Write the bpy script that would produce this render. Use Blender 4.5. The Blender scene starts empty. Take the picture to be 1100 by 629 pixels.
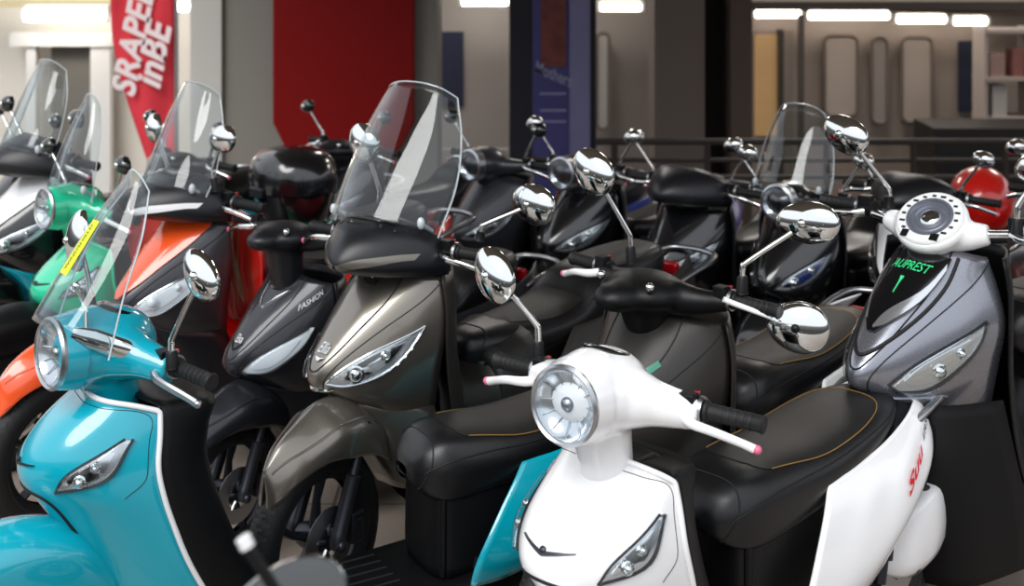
import bpy, bmesh, math, random
import numpy as np
from mathutils import Vector, Matrix

random.seed(7)
SC = bpy.context.scene
COL = SC.collection
PI = math.pi

# ------------------------------------------------------------------ camera
FPX, CAMH, HOR = 1433.0, 1.95, -80.0        # focal length in px, eye height, horizon row (1100x629 frame)
cam_d = bpy.data.cameras.new('camera')
cam = bpy.data.objects.new('camera', cam_d)
COL.objects.link(cam)
cam.location = (0, 0, CAMH)
cam.rotation_euler = (PI / 2, 0, 0)
cam_d.sensor_fit = 'HORIZONTAL'
cam_d.sensor_width = 36
cam_d.lens = 36 * FPX / 1100
cam_d.shift_y = -(314.5 - HOR) / 1100
cam_d.clip_start = 0.05
cam_d.dof.use_dof = True
cam_d.dof.focus_distance = 3.15
cam_d.dof.aperture_fstop = 3.4
SC.camera = cam


def at(px, py, D):
    return Vector(((px - 550) * D / FPX, D, CAMH - (py - HOR) * D / FPX))


# ------------------------------------------------------------------ materials
def lin(c):
    if isinstance(c, str):
        c = tuple(int(c[i:i + 2], 16) / 255 for i in (0, 2, 4))
    return tuple(x / 12.92 if x <= 0.04045 else ((x + 0.055) / 1.055) ** 2.4 for x in c) + (1,)


MATS = {}


def mat(name, col='808080', rough=0.5, metal=0.0, coat=0.0, spec=0.5, bump=0.0, bscale=200.0, emit=None, estr=0.0,
        var=0.0, vscale=8.0, coat_rough=0.03):
    if name in MATS:
        return MATS[name]
    m = bpy.data.materials.new(name)
    m.use_nodes = True
    nt = m.node_tree
    b = nt.nodes['Principled BSDF']
    b.inputs['Base Color'].default_value = lin(col)
    b.inputs['Roughness'].default_value = rough
    b.inputs['Metallic'].default_value = metal
    b.inputs['Coat Weight'].default_value = coat
    b.inputs['Coat Roughness'].default_value = coat_rough
    b.inputs['Specular IOR Level'].default_value = spec
    tc = nt.nodes.new('ShaderNodeTexCoord')
    n = nt.nodes.new('ShaderNodeTexNoise')
    nt.links.new(tc.outputs['Object'], n.inputs['Vector'])
    n.inputs['Scale'].default_value = vscale
    mr = nt.nodes.new('ShaderNodeMapRange')
    mr.inputs['To Min'].default_value = max(0.0, rough - 0.04)
    mr.inputs['To Max'].default_value = min(1.0, rough + 0.04)
    nt.links.new(n.outputs['Fac'], mr.inputs['Value'])
    nt.links.new(mr.outputs['Result'], b.inputs['Roughness'])
    if var > 0:
        hs = nt.nodes.new('ShaderNodeMix')
        hs.data_type = 'RGBA'
        c = lin(col)
        hs.inputs[6].default_value = tuple(x * (1 - var) for x in c[:3]) + (1,)
        hs.inputs[7].default_value = tuple(min(1, x * (1 + var)) for x in c[:3]) + (1,)
        nt.links.new(n.outputs['Fac'], hs.inputs[0])
        nt.links.new(hs.outputs[2], b.inputs['Base Color'])
    if bump > 0:
        n2 = nt.nodes.new('ShaderNodeTexNoise')
        n2.inputs['Scale'].default_value = bscale
        nt.links.new(tc.outputs['Object'], n2.inputs['Vector'])
        bp = nt.nodes.new('ShaderNodeBump')
        bp.inputs['Strength'].default_value = bump
        bp.inputs['Distance'].default_value = 0.002
        nt.links.new(n2.outputs['Fac'], bp.inputs['Height'])
        nt.links.new(bp.outputs['Normal'], b.inputs['Normal'])
    if emit:
        b.inputs['Emission Color'].default_value = lin(emit)
        b.inputs['Emission Strength'].default_value = estr
    MATS[name] = m
    return m


def glass(name, tint='ffffff', rough=0.02, ior=1.45, gcol='ffffff'):
    if name in MATS:
        return MATS[name]
    m = bpy.data.materials.new(name)
    m.use_nodes = True
    nt = m.node_tree
    nt.nodes.remove(nt.nodes['Principled BSDF'])
    out = nt.nodes['Material Output']
    t = nt.nodes.new('ShaderNodeBsdfTransparent')
    t.inputs['Color'].default_value = lin(tint)
    g = nt.nodes.new('ShaderNodeBsdfGlossy')
    g.inputs['Roughness'].default_value = rough
    g.inputs['Color'].default_value = lin(gcol)
    lw = nt.nodes.new('ShaderNodeLayerWeight')
    lw.inputs['Blend'].default_value = 0.5
    pw = nt.nodes.new('ShaderNodeMath')
    pw.operation = 'POWER'
    pw.inputs[1].default_value = 4.0
    nt.links.new(lw.outputs['Facing'], pw.inputs[0])
    fr = nt.nodes.new('ShaderNodeMapRange')
    fr.inputs['To Min'].default_value = (ior - 1) ** 2 / (ior + 1) ** 2
    fr.inputs['To Max'].default_value = 0.9
    nt.links.new(pw.outputs[0], fr.inputs['Value'])
    mx = nt.nodes.new('ShaderNodeMixShader')
    nt.links.new(fr.outputs['Result'], mx.inputs['Fac'])
    nt.links.new(t.outputs[0], mx.inputs[1])
    nt.links.new(g.outputs[0], mx.inputs[2])
    nt.links.new(mx.outputs[0], out.inputs['Surface'])
    MATS[name] = m
    return m


def paint(name, col, metal=0.0, rough=0.3, coat=1.0):
    return mat(name, col, rough=rough, metal=metal, coat=coat, var=0.03, vscale=400)


M_BLK = mat('black_plastic', '0a0b0d', rough=0.42, spec=0.3, bump=0.15, bscale=500)
M_BLKG = mat('black_gloss', '0c0d10', rough=0.15, coat=0.6)
M_DARK = mat('charcoal_plastic', '14151a', rough=0.38, bump=0.1, bscale=400)
M_RUB = mat('rubber', '0e0f10', rough=0.62, bump=0.3, bscale=300)
M_SEAT = mat('seat_vinyl', '0e0f11', rough=0.34, bump=0.12, bscale=700)
M_SEATG = mat('seat_vinyl_insert', '161514', rough=0.45, bump=0.25, bscale=900)
M_CHR = mat('chrome', 'e6e9e8', rough=0.06, metal=1.0)
M_STL = mat('satin_steel', 'b4b7ba', rough=0.3, metal=1.0)
M_ALU = mat('cast_alloy', '9a9da2', rough=0.38, metal=0.9)
M_GUN = mat('gunmetal', '3a3c42', rough=0.35, metal=0.7)
M_REFL = mat('lamp_reflector', 'd9dde2', rough=0.16, metal=0.85)
M_REFD = mat('lamp_dark', '3c4147', rough=0.2, metal=0.7)
M_LENS = glass('lens_glass', 'f4f8fa', 0.02, 1.5)
M_SCR = glass('screen_acrylic', 'f1f5f6', 0.015, 1.42)
M_EDGE = mat('acrylic_edge', 'c9d2d6', rough=0.1, spec=0.8)  # whitish tone paints the highlight along screen edges; the clips share it
M_RED = mat('red_lens', 'a8101c', rough=0.12, coat=0.8)
M_PINK = mat('pink_tip', 'e0708c', rough=0.3)
M_AMB = mat('amber_lens', 'd9822a', rough=0.15, coat=0.6)
M_WHT = paint('white_gloss', 'f3f4f5')
M_STITCH = mat('tan_stitch', '8a6a33', rough=0.7)
M_SEAM = mat('seam_black', '08090b', rough=0.6)
M_LAMPW = mat('white_lamp_body', 'eef3f8', rough=0.2, coat=0.5)
M_GLS = mat('mirror_glass', 'dfe6e8', rough=0.01, metal=1.0)


# ------------------------------------------------------------------ mesh helpers
class MB:
    def __init__(s):
        s.v, s.f, s.m = [], [], []

    def add(s, V, F, mi=0):
        o = len(s.v)
        s.v += [tuple(map(float, p)) for p in V]
        s.f += [tuple(i + o for i in f) for f in F]
        s.m += [mi] * len(F)
        return s

    def grid(s, P, mi=0, closed_u=False, closed_v=False):
        P = np.asarray(P, float)
        R, C = P.shape[:2]
        F = []
        for i in range(R if closed_u else R - 1):
            for j in range(C if closed_v else C - 1):
                a, b = i, (i + 1) % R
                c, d = j, (j + 1) % C
                F.append((a * C + c, a * C + d, b * C + d, b * C + c))
        return s.add(P.reshape(-1, 3), F, mi)

    def tube(s, pts, r, n=10, mi=0, smooth=0, caps=True, flat=1.0):
        P = np.array([tuple(p) for p in pts], float)
        rr = np.array(r if hasattr(r, '__len__') else [r] * len(P), float)
        if smooth and len(P) > 2:
            t = np.linspace(0, len(P) - 1, (len(P) - 1) * smooth + 1)
            P = cr1(P, t)
            rr = np.interp(t, np.arange(len(rr)), rr)
        T = np.gradient(P, axis=0)
        T /= np.linalg.norm(T, axis=1)[:, None] + 1e-12
        up = np.array([0, 0, 1.0]) if abs(T[0][2]) < 0.9 else np.array([1.0, 0, 0])
        N = up - T[0] * up.dot(T[0])
        N /= np.linalg.norm(N)
        rings = []
        for i in range(len(P)):
            N = N - T[i] * N.dot(T[i])
            N /= np.linalg.norm(N) + 1e-12
            B = np.cross(T[i], N)
            a = np.linspace(0, 2 * PI, n, endpoint=False)
            rings.append(P[i] + rr[i] * (np.cos(a)[:, None] * N * flat + np.sin(a)[:, None] * B))
        o = len(s.v)
        s.grid(np.array(rings), mi, closed_v=True)
        if caps:
            s.f.append(tuple(o + i for i in range(n))[::-1])
            s.m.append(mi)
            s.f.append(tuple(o + (len(P) - 1) * n + i for i in range(n)))
            s.m.append(mi)
        return s

    def lathe(s, prof, M=None, n=32, mi=0, sx=1.0, sy=1.0):
        """prof: list of (r,h) around local Z; M: 4x4 placing it"""
        a = np.linspace(0, 2 * PI, n, endpoint=False)
        G = np.array([[(r * math.cos(t) * sx, r * math.sin(t) * sy, h) for t in a] for r, h in prof])
        if M is not None:
            G = np.array([[tuple(M @ Vector(p)) for p in row] for row in G])
        return s.grid(G, mi, closed_v=True)

    def box(s, c, d, mi=0, M=None):
        x, y, z = c
        a, b, e = d[0] / 2, d[1] / 2, d[2] / 2
        V = [(x + i * a, y + j * b, z + k * e) for i in (-1, 1) for j in (-1, 1) for k in (-1, 1)]
        if M is not None:
            V = [tuple(M @ Vector(p)) for p in V]
        F = [(0, 1, 3, 2), (4, 6, 7, 5), (0, 4, 5, 1), (2, 3, 7, 6), (0, 2, 6, 4), (1, 5, 7, 3)]
        return s.add(V, F, mi)

    def ball(s, c, r, n=16, mi=0, M=None):
        r = r if hasattr(r, '__len__') else (r, r, r)
        G = []
        for i in range(n // 2 + 1):
            p = PI * i / (n // 2)
            G.append([(c[0] + r[0] * math.sin(p) * math.cos(t), c[1] + r[1] * math.sin(p) * math.sin(t), c[2] + r[2] * math.cos(p))
                      for t in np.linspace(0, 2 * PI, n, endpoint=False)])
        if M is not None:
            G = [[tuple(M @ Vector(q)) for q in row] for row in G]
        return s.grid(G, mi, closed_v=True)

    def xf(s, fn):
        s.v = [fn(p) for p in s.v]
        return s

    def build(s, name, mats, parent=None, sharp=40, solid=0, bevel=0, off=-1, sub=0, remesh=0, smooth_it=0):
        me = bpy.data.meshes.new(name)
        me.from_pydata(s.v, [], s.f)
        mats = mats if isinstance(mats, (list, tuple)) else [mats]
        for m in mats:
            me.materials.append(m)
        if len(mats) > 1:
            me.polygons.foreach_set('material_index', s.m)
        bm = bmesh.new()
        bm.from_mesh(me)
        bmesh.ops.remove_doubles(bm, verts=bm.verts, dist=1e-5)
        if not solid:
            bmesh.ops.recalc_face_normals(bm, faces=bm.faces)
        bm.to_mesh(me)
        bm.free()
        me.polygons.foreach_set('use_smooth', [True] * len(me.polygons))
        if sharp:
            me.set_sharp_from_angle(angle=math.radians(sharp))
        o = bpy.data.objects.new(name, me)
        COL.objects.link(o)
        if remesh:
            md = o.modifiers.new('remesh', 'REMESH')
            md.mode = 'VOXEL'
            md.voxel_size = remesh
            md.use_smooth_shade = True
            sm = o.modifiers.new('smooth', 'SMOOTH')
            sm.iterations = smooth_it
            sm.factor = 0.5
        if solid:
            md = o.modifiers.new('solid', 'SOLIDIFY')
            md.thickness = solid
            md.offset = off
        if bevel:
            md = o.modifiers.new('bevel', 'BEVEL')
            md.width = bevel
            md.segments = 3
            md.limit_method = 'ANGLE'
            md.angle_limit = math.radians(40)
        if parent:
            o.parent = parent
        return o


def cr1(P, t):
    P = np.asarray(P, float)
    n = len(P)
    E = np.concatenate([[2 * P[0] - P[1]], P, [2 * P[-1] - P[-2]]])
    t = np.clip(np.asarray(t, float), 0, n - 1)
    i = np.minimum(t.astype(int), n - 2)
    u = (t - i)
    sh = [slice(None)] + [None] * (P.ndim - 1)
    u = u[tuple(sh)]
    p0, p1, p2, p3 = E[i], E[i + 1], E[i + 2], E[i + 3]
    return 0.5 * (2 * p1 + (p2 - p0) * u + (2 * p0 - 5 * p1 + 4 * p2 - p3) * u * u + (3 * p1 - p0 - 3 * p2 + p3) * u ** 3)


class Surf:
    """spline surface through control rows; half profiles (x>=0, centre first) are mirrored, v runs -(C-1)..(C-1)"""

    def __init__(s, rows, mirror=True):
        R = np.array(rows, float)
        s.mir = mirror
        if mirror:
            L = R[:, :0:-1].copy()
            L[:, :, 0] *= -1
            R = np.concatenate([L, R], axis=1)
            s.c0 = (R.shape[1] - 1) // 2
        else:
            s.c0 = 0
        s.P = R

    def ev(s, u, v):
        u = np.atleast_1d(np.asarray(u, float))
        v = np.atleast_1d(np.asarray(v, float)) + s.c0
        out = np.zeros((len(u), 3))
        n = s.P.shape[1]
        E = cr1(s.P, u)                      # K x C x 3
        for k in range(len(u)):
            out[k] = cr1(E[k], [v[k]])[0]
        return out

    def nrm(s, u, v):
        h = 0.02
        u = np.atleast_1d(np.asarray(u, float))
        v = np.atleast_1d(np.asarray(v, float))
        um, vm = s.P.shape[0] - 1, s.P.shape[1] - 1 - s.c0
        a = s.ev(np.minimum(u + h, um), v) - s.ev(np.maximum(u - h, 0), v)
        b = s.ev(u, np.minimum(v + h, vm)) - s.ev(u, np.maximum(v - h, -s.c0))
        n = np.cross(a, b)
        return n / (np.linalg.norm(n, axis=1)[:, None] + 1e-12)

    def mesh(s, mb, nu=5, nv=5, mi=0):
        R, C = s.P.shape[:2]
        A = cr1(s.P, np.linspace(0, R - 1, (R - 1) * nu + 1))
        A = cr1(A.transpose(1, 0, 2), np.linspace(0, C - 1, (C - 1) * nv + 1)).transpose(1, 0, 2)
        mb.grid(A, mi)
        return mb

    def line(s, mb, uv, r, off=0.0, n=8, mi=0, smooth=6, flat=1.0):
        uv = np.array(uv, float)
        if smooth:
            uv = cr1(uv, np.linspace(0, len(uv) - 1, (len(uv) - 1) * smooth + 1)) if len(uv) > 2 else \
                np.array([uv[0] + (uv[1] - uv[0]) * t for t in np.linspace(0, 1, smooth + 1)])
        P = s.ev(uv[:, 0], uv[:, 1]) + s.nrm(uv[:, 0], uv[:, 1]) * off * s.sgn
        return mb.tube(P, r, n, mi, flat=flat)

    sgn = 1.0

    def patch(s, mb, L, R, off=0.002, n=14, m=8, mi=0, bulge=0.0, thick=0.004, smooth=True):
        """plate lying on the surface between two uv polylines"""
        def rs(A):
            A = np.array(A, float)
            t = np.linspace(0, len(A) - 1, n + 1)
            if smooth and len(A) > 2:
                return cr1(A, t)
            return np.stack([np.interp(t, np.arange(len(A)), A[:, k]) for k in (0, 1)], 1)
        L, R = rs(L), rs(R)
        G, B = [], []
        for i in range(n + 1):
            w = np.linspace(0, 1, m + 1)[:, None]
            q = L[i] * (1 - w) + R[i] * w
            p = s.ev(q[:, 0], q[:, 1])
            nn = s.nrm(q[:, 0], q[:, 1]) * s.sgn
            f = (np.sin(PI * w[:, 0]) * math.sin(PI * i / n)) ** 0.5 * bulge
            G.append(p + nn * (off + f)[:, None])
            B.append(p + nn * (off - thick))
        G, B = np.array(G), np.array(B)
        mb.grid(G, mi)
        rim = np.concatenate([G[0, :], G[1:, -1], G[-1, -2::-1], G[-2:0:-1, 0]])
        rib = np.concatenate([B[0, :], B[1:, -1], B[-1, -2::-1], B[-2:0:-1, 0]])
        mb.grid(np.array([rim, rib]), mi, closed_v=True)
        return mb

    def text(s, mb, txt, u, v, du, dv, size=1.0, off=0.002, shear=0.0, mi=0, bold=0.0):
        """du/dv: uv vectors for text x and y axes per unit of text height"""
        V, F = text_mesh(txt, shear, bold)
        P = np.array(V)
        uu = u + P[:, 0] * du[0] * size + P[:, 1] * dv[0] * size
        vv = v + P[:, 0] * du[1] * size + P[:, 1] * dv[1] * size
        q = s.ev(uu, vv) + s.nrm(uu, vv) * off * s.sgn
        return mb.add(q, F, mi)


def text_mesh(txt, shear=0.0, bold=0.0):
    c = bpy.data.curves.new('lettering', 'FONT')
    c.body = txt
    c.shear = shear
    c.offset = bold
    c.align_x = 'CENTER'
    c.align_y = 'CENTER'
    c.resolution_u = 3
    o = bpy.data.objects.new('lettering', c)
    COL.objects.link(o)
    dg = bpy.context.evaluated_depsgraph_get()
    me = bpy.data.meshes.new_from_object(o.evaluated_get(dg))
    V = [tuple(v.co) for v in me.vertices]
    F = [tuple(p.vertices) for p in me.polygons]
    bpy.data.objects.remove(o)
    bpy.data.curves.remove(c)
    bpy.data.meshes.remove(me)
    return V, F


def tag(o, label, cat, group=None, kind=None):
    if label:
        o['label'] = label
    if cat:
        o['category'] = cat
    if group:
        o['group'] = group
    if kind:
        o['kind'] = kind
    return o


def empty(name, loc, label=None, cat=None, group=None, rz=0.0, s=1.0):
    o = bpy.data.objects.new(name, None)
    COL.objects.link(o)
    o.empty_display_size = 0.1
    o.location = loc
    o.rotation_euler = (0, 0, rz)
    o.scale = (s, s, s)
    return tag(o, label, cat, group)


def axis_m(origin, zdir, xhint=(1, 0, 0)):
    z = Vector(zdir).normalized()
    x = Vector(xhint)
    x = (x - z * x.dot(z)).normalized()
    y = z.cross(x)
    M = Matrix((x, y, z)).transposed().to_4x4()
    M.translation = Vector(origin)
    return M


# ------------------------------------------------------------------ scooter parts (local frame: front = -y, x = rider's left, z up)
def rot_z(a, piv):
    c, s_ = math.cos(a), math.sin(a)

    def fn(p):
        x, y = p[0] - piv[0], p[1] - piv[1]
        return (piv[0] + c * x - s_ * y, piv[1] + s_ * x + c * y, p[2])
    return fn


def ident(p):
    return p


def wheel(root, name, cy, R, wd, spokes, m_rim, st, hi, disc=True, dx=0.0):
    """tyre with tread grooves, spoked rim, brake disc and hub"""
    c = Vector((dx, cy, R))
    nu, nv = (220, 26) if hi else (40, 10)
    prof = []
    for j in range(nv + 1):
        a = -PI * 0.86 + 2 * PI * 0.86 * j / nv
        prof.append((math.sin(a) * wd / 2, R - 0.048 + math.cos(a) * 0.048, a))
    G = []
    for i in range(nu):
        t = 2 * PI * i / nu
        row = []
        for x, r, a in prof:
            if hi and abs(a) < 1.15:
                q = (i / nu * 44 + abs(a) * 1.7 + (0.5 if a > 0 else 0)) % 1.0
                if q < 0.2 and abs(a) > 0.16:
                    r -= 0.0045
            row.append((c.x + x, c.y + r * math.sin(t), c.z + r * math.cos(t)))
        G.append(row)
    ty = MB().grid(np.array(G), closed_u=True).xf(st).build(name, M_RUB, root, sharp=25)
    Mx = Matrix.Translation(c) @ Matrix.Rotation(PI / 2, 4, 'Y')
    rb = MB()
    rr = R - 0.062
    rb.lathe([(rr + .008, -.04), (rr + .012, -.044), (rr - .006, -.042), (rr - .016, -.02), (rr - .016, .02), (rr - .006, .042), (rr + .012, .044), (rr + .008, .04)], Mx, 40 if hi else 20)
    rb.lathe([(0, -.05), (.03, -.05), (.036, -.03), (.036, .03), (.03, .05), (0, .05)], Mx, 20)
    for k in range(spokes):
        t = 2 * PI * k / spokes
        p0 = Vector((0, math.sin(t), math.cos(t)))
        p1 = Vector((0, math.sin(t + .18), math.cos(t + .18)))
        rb.tube([c + p0 * .025, c + (p0 * .55 + p1 * .45) * rr * .55, c + p1 * (rr - .01)], [.02, .013, .019], 8, flat=0.8)
    rb.xf(st).build('rim', m_rim, ty, sharp=35)
    if disc:
        db = MB()
        Md = Matrix.Translation(c + Vector((.055, 0, 0))) @ Matrix.Rotation(PI / 2, 4, 'Y')
        db.lathe([(.045, -.002), (.095, -.002), (.095, .002), (.045, .002), (.045, -.002)], Md, 32)
        for k in range(5):
            t = 2 * PI * k / 5
            db.tube([c + Vector((.055, math.sin(t) * .02, math.cos(t) * .02)), c + Vector((.055, math.sin(t) * .05, math.cos(t) * .05))], .006, 6)
        db.xf(st).build('brake_disc', M_STL, ty)
        cb = MB().box((c.x + .066, c.y + .085, c.z + .02), (.045, .05, .085)).box((c.x + .08, c.y + .085, c.z + .02), (.02, .03, .05))
        cb.xf(st).build('brake_caliper', M_GUN, ty, bevel=.006)
    return ty


def forks(root, cy, R, m_low, m_up, st, top_y, top_z):
    for sx in (-1, 1):
        a, b = Vector((sx * .082, cy, R)), Vector((sx * .075, top_y, top_z))
        d = b - a
        f = MB()
        f.tube([a - d.normalized() * .015, a + d * .02, a + d * .08, a + d * .52, a + d * .55, a + d * .56], [.014, .024, .022, .021, .024, .02], 14)
        f.ball(a + Vector((sx * .02, 0, 0)), (.012, .016, .016), 10)
        lo = f.xf(st).build('fork_leg', m_low, root)
        MB().tube([a + d * .5, b], .0145, 12).xf(st).build('fork_tube', m_up, lo)


def seat_part(root, ys, dz, kind, L, hi, stitch):
    k = L / .78
    if kind == 'step':
        T = [(-.012, .03, .665, .640), (.0, .06, .69, .625), (.03, .085, .705, .615), (.12, .115, .712, .61), (.26, .135, .715, .615),
             (.36, .14, .735, .625), (.43, .14, .795, .64), (.52, .135, .822, .655), (.66, .12, .832, .69), (.76, .085, .825, .73), (.80, .03, .79, .76)]
    else:
        T = [(-.045, .03, .668, .645), (-.030, .066, .692, .624), (.005, .102, .724, .603), (.07, .125, .748, .592), (.20, .135, .748, .60), (.34, .142, .742, .615),
             (.48, .142, .75, .635), (.60, .132, .757, .66), (.70, .108, .757, .685), (.76, .07, .75, .705), (.785, .02, .735, .72)]
    rows = []
    for y, w, zt, zb in T:
        y, zt, zb = ys + y * k, zt + dz, zb + dz
        h = zt - zb
        rows.append([(0, y, zt), (w * .45, y, zt - h * .015), (w * .78, y, zt - h * .12), (w * .97, y, zt - h * .38), (w, y, zt - h * .65), (w * .92, y, zb), (w * .5, y, zb - .004)])
    S = Surf(rows)
    S.sgn = -1
    mb = MB()
    q = 5 if hi else 2
    S.mesh(mb, q, q)
    n_ = S.P.shape[1]
    mb.add(S.P[0], [tuple(range(n_))])
    mb.add(S.P[-1], [tuple(range(n_))])
    o = mb.build('seat', M_SEAT, root, sharp=60)
    if hi:
        sm = MB()
        S.line(sm, [(1.6, -3.4), (2.2, -3.05), (4, -2.75), (6, -2.75), (8, -2.9), (9.3, -2.6)], .0022, .0005)
        S.line(sm, [(1.6, 3.4), (2.2, 3.05), (4, 2.75), (6, 2.75), (8, 2.9), (9.3, 2.6)], .0022, .0005)
        S.line(sm, [(1.2, 5), (1.9, 3.2), (2.35, 1.6), (2.45, 0), (2.35, -1.6), (1.9, -3.2), (1.2, -5)], .0022, .0005)
        sm.build('seat_seam', M_SEAM, o)
        pt = MB()
        if kind == 'step':
            S.patch(pt, [(3.2, -1.2), (4, -2.1), (5.2, -2.0)], [(3.2, 1.2), (4, 2.1), (5.2, 2.0)], off=.0015, n=14, m=14)
            S.patch(pt, [(6.7, -1.6), (7.6, -2.1), (8.9, -1.3)], [(6.7, 1.6), (7.6, 2.1), (8.9, 1.3)], off=.0015, n=14, m=14)
        else:
            S.patch(pt, [(3.3, -.6), (3.6, -1.7), (5, -2.15), (6.6, -2.1), (7.7, -1.3)], [(3.3, .6), (3.6, 1.7), (5, 2.15), (6.6, 2.1), (7.7, 1.3)], off=.0015, n=24, m=14)
        pt.build('seat_insert', M_SEATG, o)
        if stitch:
            q = MB()
            S.line(q, [(3.6, 1.7), (5, 2.18), (6.6, 2.13), (7.5, 1.5), (7.75, 0), (7.5, -1.5), (6.6, -2.13), (5, -2.18), (3.6, -1.7)], .0014, .0022)
            q.build('stitching', M_STITCH, o)
    return S, o


def rear_body(root, ys, dz, m_body, L, hi, decal=None, lower=None):
    k = L / .78
    # black shell under the seat
    rows = []
    for z, w in ((.63, .112), (.55, .114), (.42, .116), (.27, .118)):
        z += dz * (z - .27) / .36
        rows.append([(0, ys + .012, z), (.07, ys + .016, z), (w - .01, ys + .04, z), (w, ys + .09, z), (w + .012, ys + .3 * k, z + .02), (w + .006, ys + .62 * k, z + .08)])
    U = Surf(rows)
    mb = MB()
    U.mesh(mb, 4, 4 if hi else 2)
    if hi:
        for sx in (-1, 1):
            U.line(mb, [(0.1, sx * 1.9), (1.5, sx * 1.85), (2.9, sx * 1.8)], .004, 0, smooth=4)
    mb.build('underseat_shell', M_BLK, root, solid=.006, off=1)
    # painted side panels and tail

    def front(z):
        return ys + (.10 + max(0, z - .36) ** 1.5 * 1.35) * k

    ye = ys + .93 * k
    rows = []
    for t in np.linspace(0, 1, 8):
        row = []
        for kz in (0, .16, .34, .55, .78, 1.0):
            zt = .665 + .085 * t ** 1.6
            zb = .31 + .30 * t ** 1.8
            z = zt + (zb - zt) * kz
            yf = front(.655 + (.31 - .655) * kz)
            y = yf + (ye - .06 * kz * k - yf) * t
            a = (y - ys) / k
            w = np.interp(a, [0, .15, .4, .62, .78, .88, .95], [.124, .145, .160, .155, .128, .085, .03])
            bul = (0.90, 1.08, 1.22, 1.33, 1.36, 1.22)[int(round(kz * 5)) if kz in (0, 1) else {.16: 1, .34: 2, .55: 3, .78: 4}[kz]]
            row.append((w * bul, y, z + dz * (1 - kz * .6)))
        rows.append(row)
    out = []
    for sx in (1, -1):
        R = np.array(rows)
        R[:, :, 0] *= sx
        B = Surf(R, mirror=False)
        B.sgn = -sx
        mb = MB()
        B.mesh(mb, 4 if hi else 2, 4 if hi else 2)
        o = mb.build('side_panel', m_body, root, solid=.006, off=-sx)
        out.append((B, o))
        if decal and sx == 1:
            decal(B, o)
    # tail closing cap + tail lamp
    mb = MB().box((0, ye - .075, .70 + dz), (.09, .03, .05))
    mb.build('tail_lamp', M_RED, root, bevel=.01)
    # rear grab rail
    zt = .70 + dz
    MB().tube([(-.10, ye - .24 * k, zt - .06), (-.135, ye - .12 * k, zt + .0), (-.12, ye + .05, zt + .03), (-.05, ye + .10, zt + .035), (.05, ye + .10, zt + .035), (.12, ye + .05, zt + .03), (.135, ye - .12 * k, zt), (.10, ye - .24 * k, zt - .06)],
              .011, 10, smooth=4).build('grab_rail', M_STL, root)
    # rear mudguard and lower rear cover
    lw = lower or M_BLK
    rows = []
    for i in range(6):
        t = i / 5
        y = ye - .34 * k + t * .36
        w = (.10, .165, .18, .18, .165, .12)[i]
        h = (.05, .085, .10, .10, .085, .05)[i]
        zc = .335 + .03 * t
        rows.append([(0, y, zc + h), (w * .75, y, zc + h), (w * .97, y, zc + h * .7), (w, y, zc - h * .5), (w * .85, y, zc - h)])
    G = Surf(rows)
    G.sgn = -1
    mb = MB()
    G.mesh(mb, 3, 3)
    mb.build('rear_fairing', lw, root, solid=.008, off=-1)
    return out


def running_gear(root, ys, L, m_rim, hi):
    k = L / .78
    ry = ys + .60 * k
    wheel(root, 'rear_wheel', ry, .235, .10, 5, m_rim, ident, False, disc=False)
    MB().tube([(-.10, ry, .235), (-.10, ry - .2, .27), (-.09, ry - .36, .30)], [.035, .045, .04], 10).tube([(.10, ry, .235), (.10, ry - .2, .26), (.09, ry - .36, .30)], [.03, .035, .035], 10).build('swing_arm', M_GUN, root)
    for sx in (-1, 1):
        MB().tube([(sx * .115, ry + .0, .26), (sx * .12, ry + .06, .52)], .018, 10).tube([(sx * .116, ry + .015, .32), (sx * .119, ry + .05, .48)], .028, 10).build('rear_shock', M_GUN, root)
    MB().tube([(-.12, ys + .22, .26), (-.17, ys + .26, .02), (-.19, ys + .29, .010)], .012, 8).tube([(.12, ys + .22, .26), (.17, ys + .26, .02), (.19, ys + .29, .010)], .012, 8) \
        .tube([(-.12, ys + .22, .26), (.12, ys + .22, .26)], .012, 8).build('centre_stand', M_BLK, root)


def floorboard(root, y0, ys, m_side, hi):
    mb = MB()
    rows = []
    for y, w, z in ((y0, .15, .32), (y0 + .06, .165, .265), ((y0 + ys) / 2, .17, .26), (ys + .06, .165, .27), (ys + .30, .15, .32)):
        rows.append([(0, y, z), (w * .6, y, z), (w * .95, y, z - .004), (w, y, z - .03), (w * .9, y, z - .10), (w * .5, y, z - .13), (0, y, z - .13)])
    S = Surf(rows)
    S.sgn = -1
    S.mesh(mb, 3, 3)
    o = mb.build('floorboard', M_BLK, root)
    for sx in (-1, 1):
        MB().tube([(sx * .172, y0 + .05, .23), (sx * .178, (y0 + ys) / 2, .22), (sx * .172, ys + .1, .24)], .012, 8, smooth=4).build('side_skirt', m_side, o)
    mt = MB()
    for i in range(7):
        x = -.12 + .04 * i
        mt.tube([(x, y0 + .12, .262), (x, ys - .06, .262)], .004, 6)
    mt.build('rubber_mat', M_RUB, o)


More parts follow.
